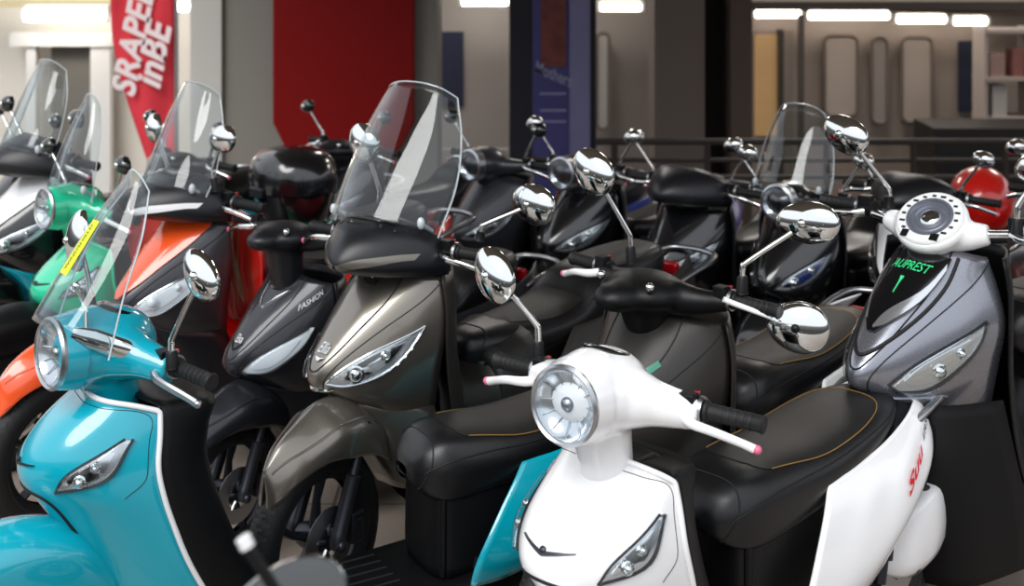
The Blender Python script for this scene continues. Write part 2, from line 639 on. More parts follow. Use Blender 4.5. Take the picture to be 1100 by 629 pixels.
def controls(root, gx, gy, gz, st, lever_m, slope=0.0, lever=(True, True), pod=True, glen=.125, back=.03):
    """grips, switch pods, brake levers at both bar ends (gx = outer end)"""
    for sx in (-1, 1):
        d = Vector((sx * 1.0, .16, -slope)).normalized()
        e = Vector((sx * gx, gy, gz))
        p0 = e - d * glen
        g = MB()
        g.tube([p0, p0 + d * .006, p0 + d * .01, p0 + d * (glen - .008), p0 + d * (glen - .004), e], [.022, .022, .0168, .0168, .02, .017], 16)
        for i in range(6):
            c = p0 + d * (.02 + i * .015)
            g.tube([c, c + d * .004], [.0178, .0178], 14, caps=False)
        g.xf(st).build('grip', M_RUB, root)
        if pod:
            q = p0 - d * .03
            pb = MB().tube([p0 - d * .052, p0 - d * .045, p0 - d * .006, p0], [.018, .026, .026, .02], 14)
            pb.box(q + Vector((0, -.012, .02)), (.035, .03, .028))
            po = pb.xf(st).build('switch_pod', M_BLK, root, bevel=.003)
            MB().box(q + Vector((sx * .004, .018, .026)), (.01, .01, .008)).xf(st).build('horn_button', M_RED, po, bevel=.002)
            MB().tube([p0 - d * .012, p0 - d * .003], .0275, 16).xf(st).build('clamp_ring', M_STL, po)
        if lever[0 if sx < 0 else 1]:
            a = p0 - d * .035
            pts = [a + Vector((0, -.03, -.008)), a + d * .03 + Vector((0, -.05, -.012)), a + d * .08 + Vector((0, -.055, -.016)), a + d * .13 + Vector((0, -.042, -.03)), a + d * .155 + Vector((0, -.036, -.038))]
            lo = MB().tube(pts, [.009, .0085, .0075, .007, .0075], 10, smooth=4, flat=1.3).xf(st).build('brake_lever', lever_m, root)
            MB().ball(pts[-1] + d * .006, .0095, 10).xf(st).build('lever_tip', M_PINK if lever_m is M_WHT or lever_m is M_CHR else lever_m, lo)


def mirror(root, base, elbow, head, w, h, roll, head_m, stem_m, st=ident, nrm=(0, -1, .1), boot=True, n=28):
    base, elbow, head = Vector(base), Vector(elbow), Vector(head)
    if not boot:
        base = base + (elbow - base) * 0.0
    pts = [base + (elbow - base) * .45, elbow - (elbow - base) * .12, elbow + (head - elbow) * .1, head]
    s0 = MB().tube(pts, [.0075, .0075, .0072, .006], 12, smooth=5).xf(st).build('mirror_stem', stem_m, root)
    if boot:
        MB().tube([base, base + (elbow - base) * .06, base + (elbow - base) * .55, base + (elbow - base) * .62], [.016, .0145, .0135, .010], 12).xf(st).build('stem_boot', M_BLK, s0)
    z = Vector(nrm).normalized()
    x = Vector((math.cos(roll), 0, math.sin(roll)))
    M = axis_m(head, z, x)
    mb = MB()
    pr = []
    for i in range(11):
        a = PI / 2 * i / 10
        pr.append((math.sin(a), math.cos(a) ** 1.2 * .030 + .002))
    pr += [(1.0, -.004), (.985, -.008)]
    G = []
    for r, hh in pr:
        row = []
        for t in np.linspace(0, 2 * PI, n, endpoint=False):
            ex = 1 + .10 * math.cos(t)                              # egg shaped outline
            row.append(tuple(M @ Vector((math.cos(t) * r * w / 2, math.sin(t) * r * h / 2 * ex, hh))))
        G.append(row)
    mb.grid(np.array(G), closed_v=True)
    ho = mb.xf(st).build('mirror_head', head_m, root, sharp=50)
    gb = MB()
    ring = [tuple(M @ Vector((math.cos(t) * .965 * w / 2, math.sin(t) * .965 * h / 2 * (1 + .10 * math.cos(t)), -.007))) for t in np.linspace(0, 2 * PI, n, endpoint=False)]
    ring2 = [tuple(M @ Vector((math.cos(t) * .965 * w / 2, math.sin(t) * .965 * h / 2 * (1 + .10 * math.cos(t)), -.001))) for t in np.linspace(0, 2 * PI, n, endpoint=False)]
    gb.add(ring + ring2, [tuple(range(n))] + [(i, (i + 1) % n, n + (i + 1) % n, n + i) for i in range(n)])
    gb.xf(st).build('mirror_glass', M_GLS, ho)
    MB().ball(head + z * .028, (.012, .012, .012), 10).xf(st).build('ball_joint', stem_m if stem_m is M_CHR else M_BLK, ho)
    return ho


def windscreen(root, rows, st=ident, edge=.0022, clips=None, q=6):
    S = Surf(rows)
    mb = MB()
    S.mesh(mb, q, q)
    n = len(rows) - 1
    c = S.c0
    o = mb.xf(st).build('windscreen', M_SCR, root, solid=.003, off=0)
    eb = MB()
    uv = [(u, -c) for u in np.linspace(n, 0, 14)] + [(0, v) for v in np.linspace(-c, c, 13)[1:-1]] + [(u, c) for u in np.linspace(0, n, 14)]
    S.line(eb, uv, edge, 0, n=6, smooth=2)
    eb.xf(st).build('edge_highlight', M_EDGE, o)  # thin pale tube painted as the highlight on the screen's rim
    if clips:
        for u, v in clips:
            p = S.ev([u], [v])[0]
            MB().ball(p, (.012, .012, .018), 10).tube([p, p + np.array([0, .05, -.03])], .006, 8).xf(st).build('screen_clip', M_EDGE, o)
    return S, o


# ---- headlamp unit lying on a mask
def lamp_unit(root, S, up, lo, trim_m, proj=None, inner='ref', off=.002, name='headlamp', rim_r=.0028):
    mb = MB()
    S.patch(mb, up, lo, off=off, n=16, m=8, thick=.008)
    o = mb.build(name, {'ref': M_REFL, 'white': M_LAMPW}.get(inner, M_REFD), root, sharp=0)
    lamp_in = MB()
    cu = np.mean(np.array(up + lo), axis=0)

    def shr(A, s):
        return [tuple(cu + (np.array(a) - cu) * s) for a in A]
    S.patch(lamp_in, shr(up, .62), shr(lo, .62), off=off + .003, n=8, m=5)
    if proj:
        for (u, v, r) in proj:
            p = S.ev([u], [v])[0]
            nn = S.nrm([u], [v])[0] * S.sgn
            lamp_in.lathe([(r, 0), (r * 1.02, .004), (r * .85, .006), (r * .8, .004), (r * .6, .011), (r * .3, .0145), (0.0005, .016)], axis_m(p + nn * .003, nn), 24)
    lamp_in.build('reflector', M_LAMPW if inner == 'white' else (M_REFL if inner != 'ref' else M_CHR), o)
    gb = MB()
    S.patch(gb, up, lo, off=off + .010, n=16, m=8, thick=.009, bulge=.008)
    gb.build('lens', M_LENS, o, sharp=0)
    rb = MB()
    loop = [tuple(a) for a in up] + [tuple(a) for a in lo[::-1]]
    for A in (up, lo):
        S.line(rb, A, rim_r, off + .001, smooth=6)
    rb.build('lamp_trim', trim_m, o)
    return o


def wing_emblem(root, S, u, v, w, m=None):
    mb = MB()
    for sx in (-1, 1):
        S.patch(mb, [(u + .07, v + sx * .0), (u + .0, v + sx * w * .35), (u - .10, v + sx * w)], [(u + .20, v + sx * .0), (u + .09, v + sx * w * .4), (u - .06, v + sx * w)], off=.005, n=8, m=3, thick=.006)
    p = S.ev([u + .02], [v])[0]
    nn = S.nrm([u], [v])[0] * S.sgn
    mb.lathe([(.007, .002), (.007, .006), (.004, .008), (.0005, .008)], axis_m(p, nn), 12)
    return mb.build('wing_emblem', m or M_GUN, root)


# ------------------------------------------------------------------ whole scooters
ROOT = {}


class Frame:
    """world placement of one scooter, and points seen at a pixel turned into its own axes"""

    def __init__(s, X, Y, yaw, sc):
        s.X, s.Y, s.a, s.s = X, Y, math.radians(yaw), sc

    def w(s, p):
        c, q = math.cos(s.a), math.sin(s.a)
        x, y, z = p[0] * s.s, p[1] * s.s, p[2] * s.s
        return Vector((s.X + c * x + q * y, s.Y - q * x + c * y, z))

    def l(s, P):
        c, q = math.cos(s.a), math.sin(s.a)
        x, y = P[0] - s.X, P[1] - s.Y
        return Vector((c * x - q * y, q * x + c * y, P[2])) / s.s

    def px(s, u, v, D):
        return s.l(at(u, v, D))


def base(label, X, Y, yaw, sc, group='motor scooters parked in rows'):
    r = empty('motor_scooter', (X, Y, 0), label, 'scooter', group, -math.radians(yaw), sc)
    return r, Frame(X, Y, yaw, sc)


def mirrors_px(root, fr, st, specs, stem_m=M_CHR):
    """specs: (side, base, elbow, head, w, h, roll, material) measured off the photograph, at the depth of that bar end"""
    for sp in specs:
        side, b, e, h, w, hh, roll, hm = sp[:8]
        nrm = sp[8] if len(sp) > 8 else (0, -1, .1)
        D = fr.w(st((side * .24, .34, 1.0))).y
        if len(sp) > 9:
            D += sp[9]
        mirror(root, fr.px(*b, D), fr.px(*e, D), fr.px(*h, D - .01), w, hh, roll, hm, stem_m, nrm=nrm, boot=(len(sp) < 11))


def std_mirrors(root, st, z, hm, sm, gx=.2, spread=.12, up=.20, which=(-1, 1), w=.125, h=.085, n=20):
    for sx in which:
        mirror(root, (sx * gx, .33, z), (sx * (gx + .01), .33, z + .05), (sx * (gx + spread), .31, z + up), w, h, sx * -.25, hm, sm, st, n=n)


def retro(label, X, Y, yaw, pm, sc=1.0, gap=0.0, seat_dz=0.0, L=.78, steer=0.0, trim=None, hi=True, decal=None, lower=None, seat='retro',
          stitch=True, mir=None, std=None, screen=None, emblem=True, panel=None, rim=None, hlr=.075, group=None, extra=None, lever=M_WHT, levers=(True, True),
          fork=None, fender_m=None, tilt=0.0, lamps=True, inner=None, gslope=.06, shz=0.0, shy=0.0):
    root, fr = base(label, X, Y, yaw, sc, group or 'motor scooters parked in rows')
    st = rot_z(math.radians(steer), (0, .33))
    ys = .60 + gap
    trim = trim or pm
    q = 5 if hi else 2
    # shield
    rows = [[(0, .30, .835), (.06, .302, .835), (.10, .31, .83), (.13, .325, .82), (.148, .345, .805)],
            [(0, .20, .775), (.065, .21, .775), (.115, .24, .77), (.145, .285, .765), (.160, .345, .755)],
            [(0, .12, .715), (.065, .135, .715), (.12, .18, .71), (.158, .25, .70), (.172, .345, .69)],
            [(0, .09, .66), (.06, .105, .658), (.12, .165, .65), (.162, .245, .64), (.175, .36, .63)],
            [(0, .125, .60), (.055, .14, .598), (.11, .195, .585), (.155, .275, .575), (.172, .385, .56)],
            [(0, .20, .50), (.05, .21, .495), (.10, .26, .48), (.14, .33, .47), (.162, .43, .46)],
            [(0, .28, .36), (.045, .29, .355), (.09, .34, .34), (.12, .41, .33), (.14, .52, .32)]]
    rows = [[(x, y - shy * (1.0, .8, .4, .1, 0, 0, 0)[i] * (1, 1, .75, .2, -.25)[j], z + shz * (1, 1, 1, 1, .9, .6, 0)[i]) for j, (x, y, z) in enumerate(r)] for i, r in enumerate(rows)]
    S = Surf(rows)
    mb = MB()
    S.mesh(mb, q, q)
    sh = mb.build('front_shield', pm, root, solid=.006, off=1, sharp=0)
    tb = MB()
    edge = [(u, -4) for u in np.linspace(6, .15, 20)] + [(0, v) for v in np.linspace(-3.9, 3.9, 20)] + [(u, 4) for u in np.linspace(.15, 6, 20)]
    S.line(tb, edge, .0065, .001, n=10, smooth=2)
    tb.build('shield_trim', trim, sh)
    if hi:
        sm = MB()
        S.line(sm, [(.25, -3.6), (.2, -2), (.2, 0), (.2, 2), (.25, 3.6), (1.2, 3.75), (2.4, 3.75), (3.1, 3.3)], .0009, .0002)
        S.line(sm, [(.25, -3.6), (1.2, -3.75), (2.4, -3.75), (3.1, -3.3)], .0009, .0002)
        S.line(sm, [(5.2, -1.6), (4.2, -1.5), (3.55, -1.3), (3.35, -.9), (3.3, 0), (3.35, .9), (3.55, 1.3), (4.2, 1.5), (5.2, 1.6)], .005, -.001)
        sm.build('shield_seam', M_SEAM, sh)
    inn = inner or M_BLK
    R2 = []
    for r in rows:
        ex, ey, ez = r[-1]
        R2.append([(0, ey + .14, ez - .01), (.09, ey + .13, ez - .01), (ex * .82, ey + .07, ez), (ex - .003, ey + .004, ez)])
    ex, ey, ez = rows[0][-1]
    R2.insert(0, [(0, ey - .035, ez + .012), (.09, ey - .028, ez + .012), (ex * .82, ey - .01, ez + .008), (ex - .004, ey, ez + .003)])
    I = Surf(R2)
    mb = MB()
    I.mesh(mb, 3, 3)
    mb.build('inner_shield', inn, root, solid=.005, off=1)
    MB().box((0, .36, .62), (.12, .14, .40)).build('steering_column', M_BLK, root, bevel=.02)
    if emblem:
        wing_emblem(root, S, 2.25, 0, 1.05)
    if lamps:
        for sx in (-1, 1):
            lamp_unit(root, S, [(3.0, sx * 1.75), (2.2, sx * 2.15), (1.1, sx * 3.15)], [(3.0, sx * 1.75), (2.75, sx * 2.55), (1.9, sx * 3.2), (1.1, sx * 3.35)] if False else [(3.0, sx * 1.75), (2.35, sx * 3.0), (1.1, sx * 3.35)],
                      M_GUN if trim is not M_WHT else M_SEAM, proj=[(2.45, sx * 2.42, .014), (1.95, sx * 2.72, .011)], inner='ref' if hi else 'ref', name='indicator_lamp')
    # fender
    F = Surf([[(0, y, zt), (w * .5, y, zt - .01), (w * .88, y, zt - .04), (w, y, zt - .08), (w, y, zl)] for y, zt, w, zl in
              ((-.335, .50, .02, .49), (-.31, .545, .055, .47), (-.22, .595, .082, .465), (-.08, .63, .095, .475), (.06, .635, .10, .475), (.18, .60, .095, .45), (.27, .52, .08, .42))])
    F.sgn = -1
    mb = MB()
    F.mesh(mb, q, q)
    mb.xf(st).build('front_fender', fender_m or pm, root, solid=.005, off=-1, sharp=0)
    wheel(root, 'front_wheel', 0, .245, .095, 10 if rim is None else 6, rim or M_ALU, st, False)
    forks(root, 0, .245, fork or M_ALU, M_STL, st, .13, .55)
    # headset
    hb = MB()
    hz, hy = .985, .145
    hb.ball((0, .27, hz - .003), (.107, .12, .087), 24)
    hb.tube([(0, hy + .034, hz), (0, hy + .044, hz), (0, .24, hz), (0, .30, hz - .01)], [hlr + .008, hlr + .011, hlr + .015, .07], 28)
    for sx in (-1, 1):
        hb.tube([(0, .28, hz - .012), (sx * .07, .285, hz - .01), (sx * .12, .305, hz - .018), (sx * .20, .335, hz - .03)], [.075, .066, .046, .033], 18, smooth=4)
    hb.tube([(0, .265, hz - .02), (0, .285, .88), (0, .30, .80)], [.07, .062, .058], 20)
    hb.xf(st).build('headset', pm, root, remesh=.0065 if hi else .012, smooth_it=8 if hi else 4)
    Mh = axis_m(st((0, hy - .002, hz)), Vector(st((0, hy - 1, hz + .06))) - Vector(st((0, hy, hz))))
    hl = MB().lathe([(hlr + .004, -.012), (hlr + .0065, .004), (hlr + .001, .010), (hlr - .004, .006), (hlr - .004, -.006)], Mh, 40).build('headlight', M_STL, root)
    MB().lathe([(hlr + .0045, .0), (hlr + .007, -.012), (hlr + .013, -.05)], Mh, 40).build('headlight_shroud', pm, hl)
    MB().lathe([(hlr - .004, .002), (hlr * .85, -.010), (hlr * .6, -.020), (hlr * .3, -.027), (.001, -.03)], Mh, 32).build('reflector', M_REFL, hl)
    bb = MB().lathe([(.015, -.03), (.015, -.008), (.010, -.002), (.0005, .0)], Mh, 16)
    for k in range(12):
        t = 2 * PI * k / 12
        bb.tube([Mh @ Vector((math.cos(t) * hlr * .35, math.sin(t) * hlr * .35, -.025)), Mh @ Vector((math.cos(t) * hlr * .9, math.sin(t) * hlr * .9, -.006))], .0012, 5)
    bb.build('bulb_shield', M_STL, hl)
    MB().lathe([(hlr - .003, .006), (hlr * .8, .014), (hlr * .5, .020), (hlr * .2, .0225), (.0005, .023)], Mh, 32).build('lens', M_LENS, hl)
    gb = MB().lathe([(.05, 0), (.052, .006), (.046, .010), (.03, .011), (.0005, .011)], axis_m(st((0, .30, hz + .066)), (0, .35, 1)), 24)
    gb.build('instrument_dial', M_BLKG, root)
    controls(root, .335, .36, .955, st, lever, gslope, levers)
    Sx, so = seat_part(root, ys, seat_dz, seat, L, hi, stitch)
    rear_body(root, ys, seat_dz, pm, L, hi, decal, lower)
    floorboard(root, .40, ys, trim if trim is not pm else pm, hi)
    running_gear(root, ys, L, M_ALU, hi)
    if mir:
        mirrors_px(root, fr, st, mir)
    if std:
        std_mirrors(root, st, hz + .01, *std)
    if screen == 'tall':
        windscreen(root, [[(0, .33, 1.42), (.025, .332, 1.415), (.045, .337, 1.40), (.06, .345, 1.37)],
                          [(0, .275, 1.30), (.045, .279, 1.297), (.085, .295, 1.285), (.11, .318, 1.265)],
                          [(0, .215, 1.17), (.06, .222, 1.167), (.11, .247, 1.155), (.14, .285, 1.14)],
                          [(0, .165, 1.05), (.06, .176, 1.048), (.115, .21, 1.035), (.148, .262, 1.01)]], st, clips=[(2.7, -2.4), (2.7, 2.4)])
    if extra:
        extra(root, fr, st, S, so)
    return root, fr


def sport(label, X, Y, yaw, pm, sc=1.0, gap=0.0, seat_dz=0.0, L=.80, steer=0.0, hi=True, side=None, leg=None, low=None, seat='step', mir=None, std=None,
          cowl='visor', cowl_m=None, accent=None, screen=None, rim=None, hood=None, lamp_in='ref', lamp_trim=None, fender_m=None, fen_y=0.0, fen_z=0.0, group=None,
          extra=None, lever=None, levers=(True, True), decal=None, lower=None, proj=True, lampsh='leaf', chrome_v=None, stitch=False, gz=1.0, gslope=.04, grips=True, msk=1.0, mtop=1.0, tun=0.0, mwid=1.0, lsw=1.0, lso=0.0, fen_stripe=None):
    root, fr = base(label, X, Y, yaw, sc, group or 'motor scooters parked in rows')
    st = rot_z(math.radians(steer), (0, .33))
    ys = .60 + gap
    q = 5 if hi else 2
    side = side or pm
    leg = leg or M_DARK
    rows = [[(0, .30, .955), (.05, .302, .953), (.10, .31, .945), (.145, .33, .935), (.178, .362, .925)],
            [(0, .205, .875), (.055, .210, .872), (.11, .238, .862), (.160, .292, .85), (.195, .365, .845)],
            [(0, .11, .785), (.05, .120, .783), (.105, .165, .770), (.160, .25, .757), (.195, .365, .76)],
            [(0, .035, .70), (.042, .052, .698), (.094, .115, .682), (.143, .21, .668), (.176, .365, .67)],
            [(0, .035, .645), (.036, .058, .640), (.082, .128, .615), (.124, .23, .59), (.15, .375, .585)],
            [(0, .115, .600), (.03, .130, .592), (.066, .185, .56), (.098, .27, .53), (.125, .39, .52)]]
    if msk != 1 or mtop != 1 or mwid != 1:
        rows = [[(x * mwid * (mtop if i == 0 else (1 + mtop) / 2 if i == 1 else 1), .36 - (.36 - y) * msk, z) for x, y, z in r] for i, r in enumerate(rows)]
    S = Surf(rows)
    mb = MB()
    S.mesh(mb, q, q)
    mask = mb.build('front_mask', pm, root, solid=.006, off=1, sharp=0)
    if hi:
        sm = MB()
        for sx in (-1, 1):
            S.line(sm, [(.05, sx * 1.9), (.8, sx * 1.75), (1.7, sx * 1.35), (2.5, sx * .95), (3.0, sx * .45), (3.12, 0)], .0022, .0004)
            S.line(sm, [(.25, sx * 3.85), (1.2, sx * 2.6), (2.1, sx * 1.75), (2.9, sx * 1.2), (3.6, sx * .9), (4.4, sx * .8)], .0018, .0002)
        sm.build('mask_seam', M_SEAM, mask)
    if hood:
        hb = MB()
        S.patch(hb, [(.06, -2.9), (.8, -2.3), (1.7, -1.6), (2.5, -1.0), (3.05, -.2)], [(.06, 2.9), (.8, 2.3), (1.7, 1.6), (2.5, 1.0), (3.05, .2)], off=.009, n=24, m=16, thick=.012)
        ho = hb.build('hood_panel', hood, root, sharp=30)
    if lampsh == 'leaf':
        up = [(3.55, 1.0), (2.75, 1.6), (2.0, 2.55), (1.55, 3.35)]
        lo = [(3.55, 1.0), (3.45, 1.75), (2.75, 2.85), (1.55, 3.35)]
    elif lampsh == 'fang':
        up = [(3.55, 1.55), (2.85, 2.05), (2.2, 2.75), (1.75, 3.5)]
        lo = [(3.75, 1.75), (3.5, 2.6), (2.7, 3.35), (1.75, 3.5)]
    else:
        up = [(3.6, 1.15), (2.8, 1.7), (2.1, 2.5), (1.7, 3.0)]
        lo = [(3.75, 1.35), (3.45, 2.2), (2.6, 2.95), (1.7, 3.2)]
    for sx in (() if lampsh == 'none' else (-1, 1)):
        lamp_unit(root, S, [(a, sx * b) for a, b in up], [(a, sx * b) for a, b in lo], lamp_trim or M_SEAM,
                  proj=[(2.95, sx * 1.95, .024), (2.35, sx * 2.55, .014)] if proj and lampsh != 'fang' else ([(2.9, sx * 2.75, .02), (2.45, sx * 3.05, .013)] if proj else None), inner=lamp_in)
    if chrome_v:
        cb = MB()
        S.line(cb, [(2.6, -2.9), (3.4, -2.0), (3.95, -.95), (4.05, 0), (3.95, .95), (3.75, 1.3)], .0045, .002)
        cb.build('nose_trim', chrome_v, mask)
    # lower cowl and leg shield
    C = Surf([[(0, .10, .605), (.05, .125, .60), (.09, .20, .57), (.13, .38, .54)],
              [(0, .17, .52), (.05, .185, .51), (.10, .26, .49), (.15, .40, .47)],
              [(0, .24, .40), (.05, .25, .39), (.10, .32, .37), (.155, .46, .36)],
              [(0, .30, .30), (.05, .31, .295), (.10, .37, .285), (.15, .52, .275)]])
    mb = MB()
    C.mesh(mb, 3, 3)
    mb.build('lower_cowl', low or M_DARK, root, solid=.005, off=1)
    Ls = Surf([[(0, y + .12, z), (.09, y + .11, z), (w * lsw * .83, y + .06 - lso, z), ((w + .004) * lsw, y - lso, z), ((w + .006) * lsw, y - .015 - lso, z)] for z, w, y in
               ((.93, .178, .372), (.84, .195, .374), (.74, .194, .376), (.62, .178, .40), (.48, .165, .44), (.36, .158, .49), (.28, .15, .54))])
    mb = MB()
    Ls.mesh(mb, 3, 4)
    mb.build('leg_shield', leg, root, solid=.006, off=1)
    MB().box((0, .34, .66), (.13, .16, .46)).build('steering_column', M_BLK, root, bevel=.02)
    # centre tunnel between shield and seat
    T = Surf([[(0, y, z + tun), (w * .6, y, z + tun - .01), (w + tun * .7, y, z + tun - .06), ((w + tun * .7) * 1.15, y, .40), (w * 1.1, y, .30)] for y, z, w in
              ((.40, .60, .06), (.50, .53, .07), (.62, .52, .08), (ys + .05, .56, .095), (ys + .2, .60, .10))])
    mb = MB()
    T.mesh(mb, 3, 3)
    mb.build('centre_tunnel', M_SEATG if tun else leg, root, solid=.005, off=-1)
    # fender
    fy, fz = fen_y, fen_z
    F = Surf([[(0, y + fy, zt + fz), (w * .45, y + fy, zt - .022 + fz), (w * .9, y + fy, zt - .06 + fz), (w, y + fy, zt - .10 + fz), (w * .97, y + .02 + fy, zl + fz)] for y, zt, w, zl in
              ((-.195, .485, .010, .478), (-.18, .508, .034, .462), (-.13, .556, .062, .468), (-.045, .596, .086, .482), (.03, .622, .100, .475), (.13, .61, .095, .45), (.22, .55, .08, .40))])
    F.sgn = -1
    mb = MB()
    F.mesh(mb, q, q)
    fo = mb.xf(st).build('front_fender', fender_m or pm, root, solid=.005, off=-1, sharp=30)
    if hi:
        mb = MB()
        for sx in (-1, 1):
            F.line(mb, [(5.6, sx * 1.7), (4, sx * 1.75), (2.5, sx * 1.6), (1.0, sx * .9)], .004, -.001)
        mb.xf(st).build('fender_crease', fender_m or pm, fo)
    if fen_stripe:
        mb = MB()
        F.patch(mb, [(.5, -3.2), (2, -3.2), (3.6, -3.2)], [(.5, -.4), (2, -1.0), (3.6, -1.5)], off=.004, n=12, m=6)
        mb.xf(st).build('fender_stripe', fen_stripe, fo)
    wheel(root, 'front_wheel', fy, .25, .09, 5, rim or M_GUN, st, hi)
    forks(root, fy, .25, M_GUN, M_GUN, st, .13 + fy * .5, .55)
    # handlebar cowl
    cm = cowl_m or M_DARK
    if cowl == 'visor':
        V = Surf([[(0, .27, 1.10), (.07, .275, 1.10), (.13, .29, 1.085), (.165, .32, 1.06), (.18, .36, 1.035)],
                  [(0, .20, 1.085), (.07, .21, 1.08), (.135, .24, 1.06), (.18, .29, 1.03), (.20, .35, 1.00)],
                  [(0, .12, 1.045), (.06, .14, 1.04), (.13, .195, 1.02), (.185, .27, .99), (.21, .345, .975)],
                  [(0, .08, .985), (.05, .105, .985), (.12, .17, .975), (.18, .26, .965), (.21, .345, .955)],
                  [(0, .13, .955), (.05, .15, .95), (.11, .20, .945), (.17, .28, .94), (.20, .35, .935)]])
        mb = MB()
        V.mesh(mb, q, q)
        vo = mb.xf(st).build('handlebar_cowl', cm, root, solid=.005, off=1, sharp=0)
        if accent:
            ab = MB()
            V.patch(ab, [(1.7, -2.7), (2.4, -1.6), (2.95, -.1)], [(2.2, -2.6), (2.9, -1.5), (3.45, -.1)], off=.003, n=12, m=4)
            V.patch(ab, [(2.95, .1), (2.4, 1.6), (1.7, 2.7)], [(3.45, .1), (2.9, 1.5), (2.2, 2.6)], off=.003, n=12, m=4)
            ab.xf(st).build('cowl_accent', accent, vo)
        if hi:
            ab = MB()
            V.patch(ab, [(.35, -1.4), (.35, 0), (.35, 1.4)], [(.75, -1.3), (.75, 0), (.75, 1.3)], off=.004, n=16, m=4)
            for sx in (-1, 1):
                for vv in (.9, 1.5):
                    p = V.ev([1.0], [sx * vv])[0]
                    ab.ball(p, .006, 8)
            ab.xf(st).build('cowl_slot', M_BLKG, vo)
        ab = MB().ball((0, .33, 1.03), (.13, .06, .05), 16).tube([(0, .33, .98), (0, .31, .90)], .06, 16)
        ab.xf(st).build('instrument_pod', M_BLK, root)
    elif cowl == 'bar':
        hb = MB()
        hb.ball((0, .27, gz - .0), (.12, .11, .05), 20)
        hb.ball((0, .19, gz + .0), (.065, .085, .04), 16)
        for sx in (-1, 1):
            hb.tube([(0, .30, gz - .005), (sx * .09, .305, gz - .01), (sx * .15, .325, gz - .01), (sx * .225, .345, gz)], [.05, .045, .033, .023], 14, smooth=4)
        hb.tube([(0, .27, gz - .02), (0, .29, .90)], [.07, .06], 16)
        ho = hb.xf(st).build('handlebar_cowl', cm, root, remesh=.008 if hi else .014, smooth_it=5)
        for sx in (-1, 1):
            MB().ball((sx * .085, .20, gz + .035), .012, 12).xf(st).build('cowl_bolt', M_CHR, ho)
    elif cowl == 'round':
        hb = MB()
        hb.ball((0, .25, gz), (.10, .12, .08), 18)
        hb.tube([(0, .18, gz), (0, .20, gz), (0, .28, gz)], [.078, .08, .08], 22)
        for sx in (-1, 1):
            hb.tube([(0, .29, gz - .005), (sx * .10, .30, gz - .01), (sx * .225, .345, gz)], [.06, .045, .024], 12, smooth=4)
        hb.tube([(0, .27, gz - .02), (0, .29, .88)], [.07, .06], 14)
        hb.xf(st).build('headset', cm, root, remesh=.011, smooth_it=4)
        Mh = axis_m(st((0, .148, gz)), (0, -1, .05))
        hl = MB().lathe([(.079, -.04), (.079, .006), (.07, .01), (.068, .002)], Mh, 28).build('headlight', M_STL, root)
        MB().lathe([(.069, .004), (.05, -.014), (.001, -.028)], Mh, 20).build('reflector', M_REFL, hl)
        MB().lathe([(.069, .006), (.05, .016), (.001, .022)], Mh, 20).build('lens', M_LENS, hl)
    if grips:
        controls(root, .36, .37, gz, st, lever or M_CHR, gslope, levers)
    Sx, so = seat_part(root, ys, seat_dz, seat, L, hi, stitch)
    rear_body(root, ys, seat_dz, side, L, hi, decal, lower)
    floorboard(root, .44, ys, leg, hi)
    running_gear(root, ys, L, rim or M_GUN, hi)
    if mir:
        mirrors_px(root, fr, st, mir)
    if std:
        std_mirrors(root, st, gz + .01, *std)
    if screen:
        if screen == 'wide':
            rw = [[(0, .43, 1.475), (.05, .433, 1.472), (.10, .448, 1.458), (.138, .475, 1.43)],
                  [(0, .35, 1.36), (.07, .356, 1.355), (.14, .387, 1.34), (.183, .435, 1.315)],
                  [(0, .26, 1.23), (.08, .27, 1.225), (.155, .31, 1.21), (.205, .38, 1.185)],
                  [(0, .17, 1.095), (.08, .185, 1.09), (.15, .225, 1.075), (.20, .30, 1.05)]]
        else:
            rw = [[(0, .33, 1.40), (.04, .333, 1.398), (.08, .345, 1.385), (.11, .365, 1.36)],
                  [(0, .27, 1.29), (.06, .275, 1.287), (.12, .30, 1.27), (.155, .345, 1.25)],
                  [(0, .20, 1.15), (.07, .21, 1.147), (.135, .245, 1.13), (.18, .30, 1.11)],
                  [(0, .15, 1.06), (.07, .165, 1.057), (.135, .20, 1.05), (.18, .26, 1.03)]]
        windscreen(root, rw, st, clips=[(2.8, -2.3), (2.8, 2.3)], q=6 if hi else 3)
    if extra:
        extra(root, fr, st, S, so)
    return root, fr


# ------------------------------------------------------------------ paints
P_TEAL = paint('teal_paint', '04a3b8', rough=.22)
P_OLIVE = paint('bronze_grey_paint', '7d786f', metal=.75, rough=.33)
P_GRAPH = paint('graphite_paint', '2b2d33', metal=.5, rough=.34, coat=.5)
P_SILV = paint('silver_paint', '92959f', metal=.75, rough=.28)
P_ORNG = paint('orange_paint', 'f2571f', rough=.25)
P_RED = paint('red_paint', 'd8180f', rough=.3)
P_MINT = paint('mint_paint', '1fcb9b', rough=.25)
P_BLUE = paint('blue_paint', '1f3f9a', rough=.25)
P_PURP = paint('purple_paint', '46308a', rough=.25)
P_BLACK = paint('black_paint', '101114', rough=.22)
P_DGREY = paint('dark_grey_paint', '3a3b40', metal=.4, rough=.35, coat=.4)
P_BROWN = mat('brown_black_plastic', '282522', rough=.4, bump=.1, bscale=400)
M_DGLS = mat('dark_mirror_back', '1a1f1e', rough=.06, metal=.3, coat=1.0)
M_WTXT = mat('white_print', 'e8e8e8', rough=.4)
M_GTXT = mat('green_print', '37e08a', rough=.4)
M_RTXT = mat('red_print', 'cf1426', rough=.35)
M_KTXT = mat('black_print', '15171a', rough=.4)
M_YEL = mat('yellow_sticker', 'e3ee1e', rough=.5)
M_PTXT = mat('pink_print', 'dba0a8', rough=.5)
M_GRY = mat('silver_print', 'b9bcc0', rough=.25, metal=.6)

# ------------------------------------------------------------------ front row


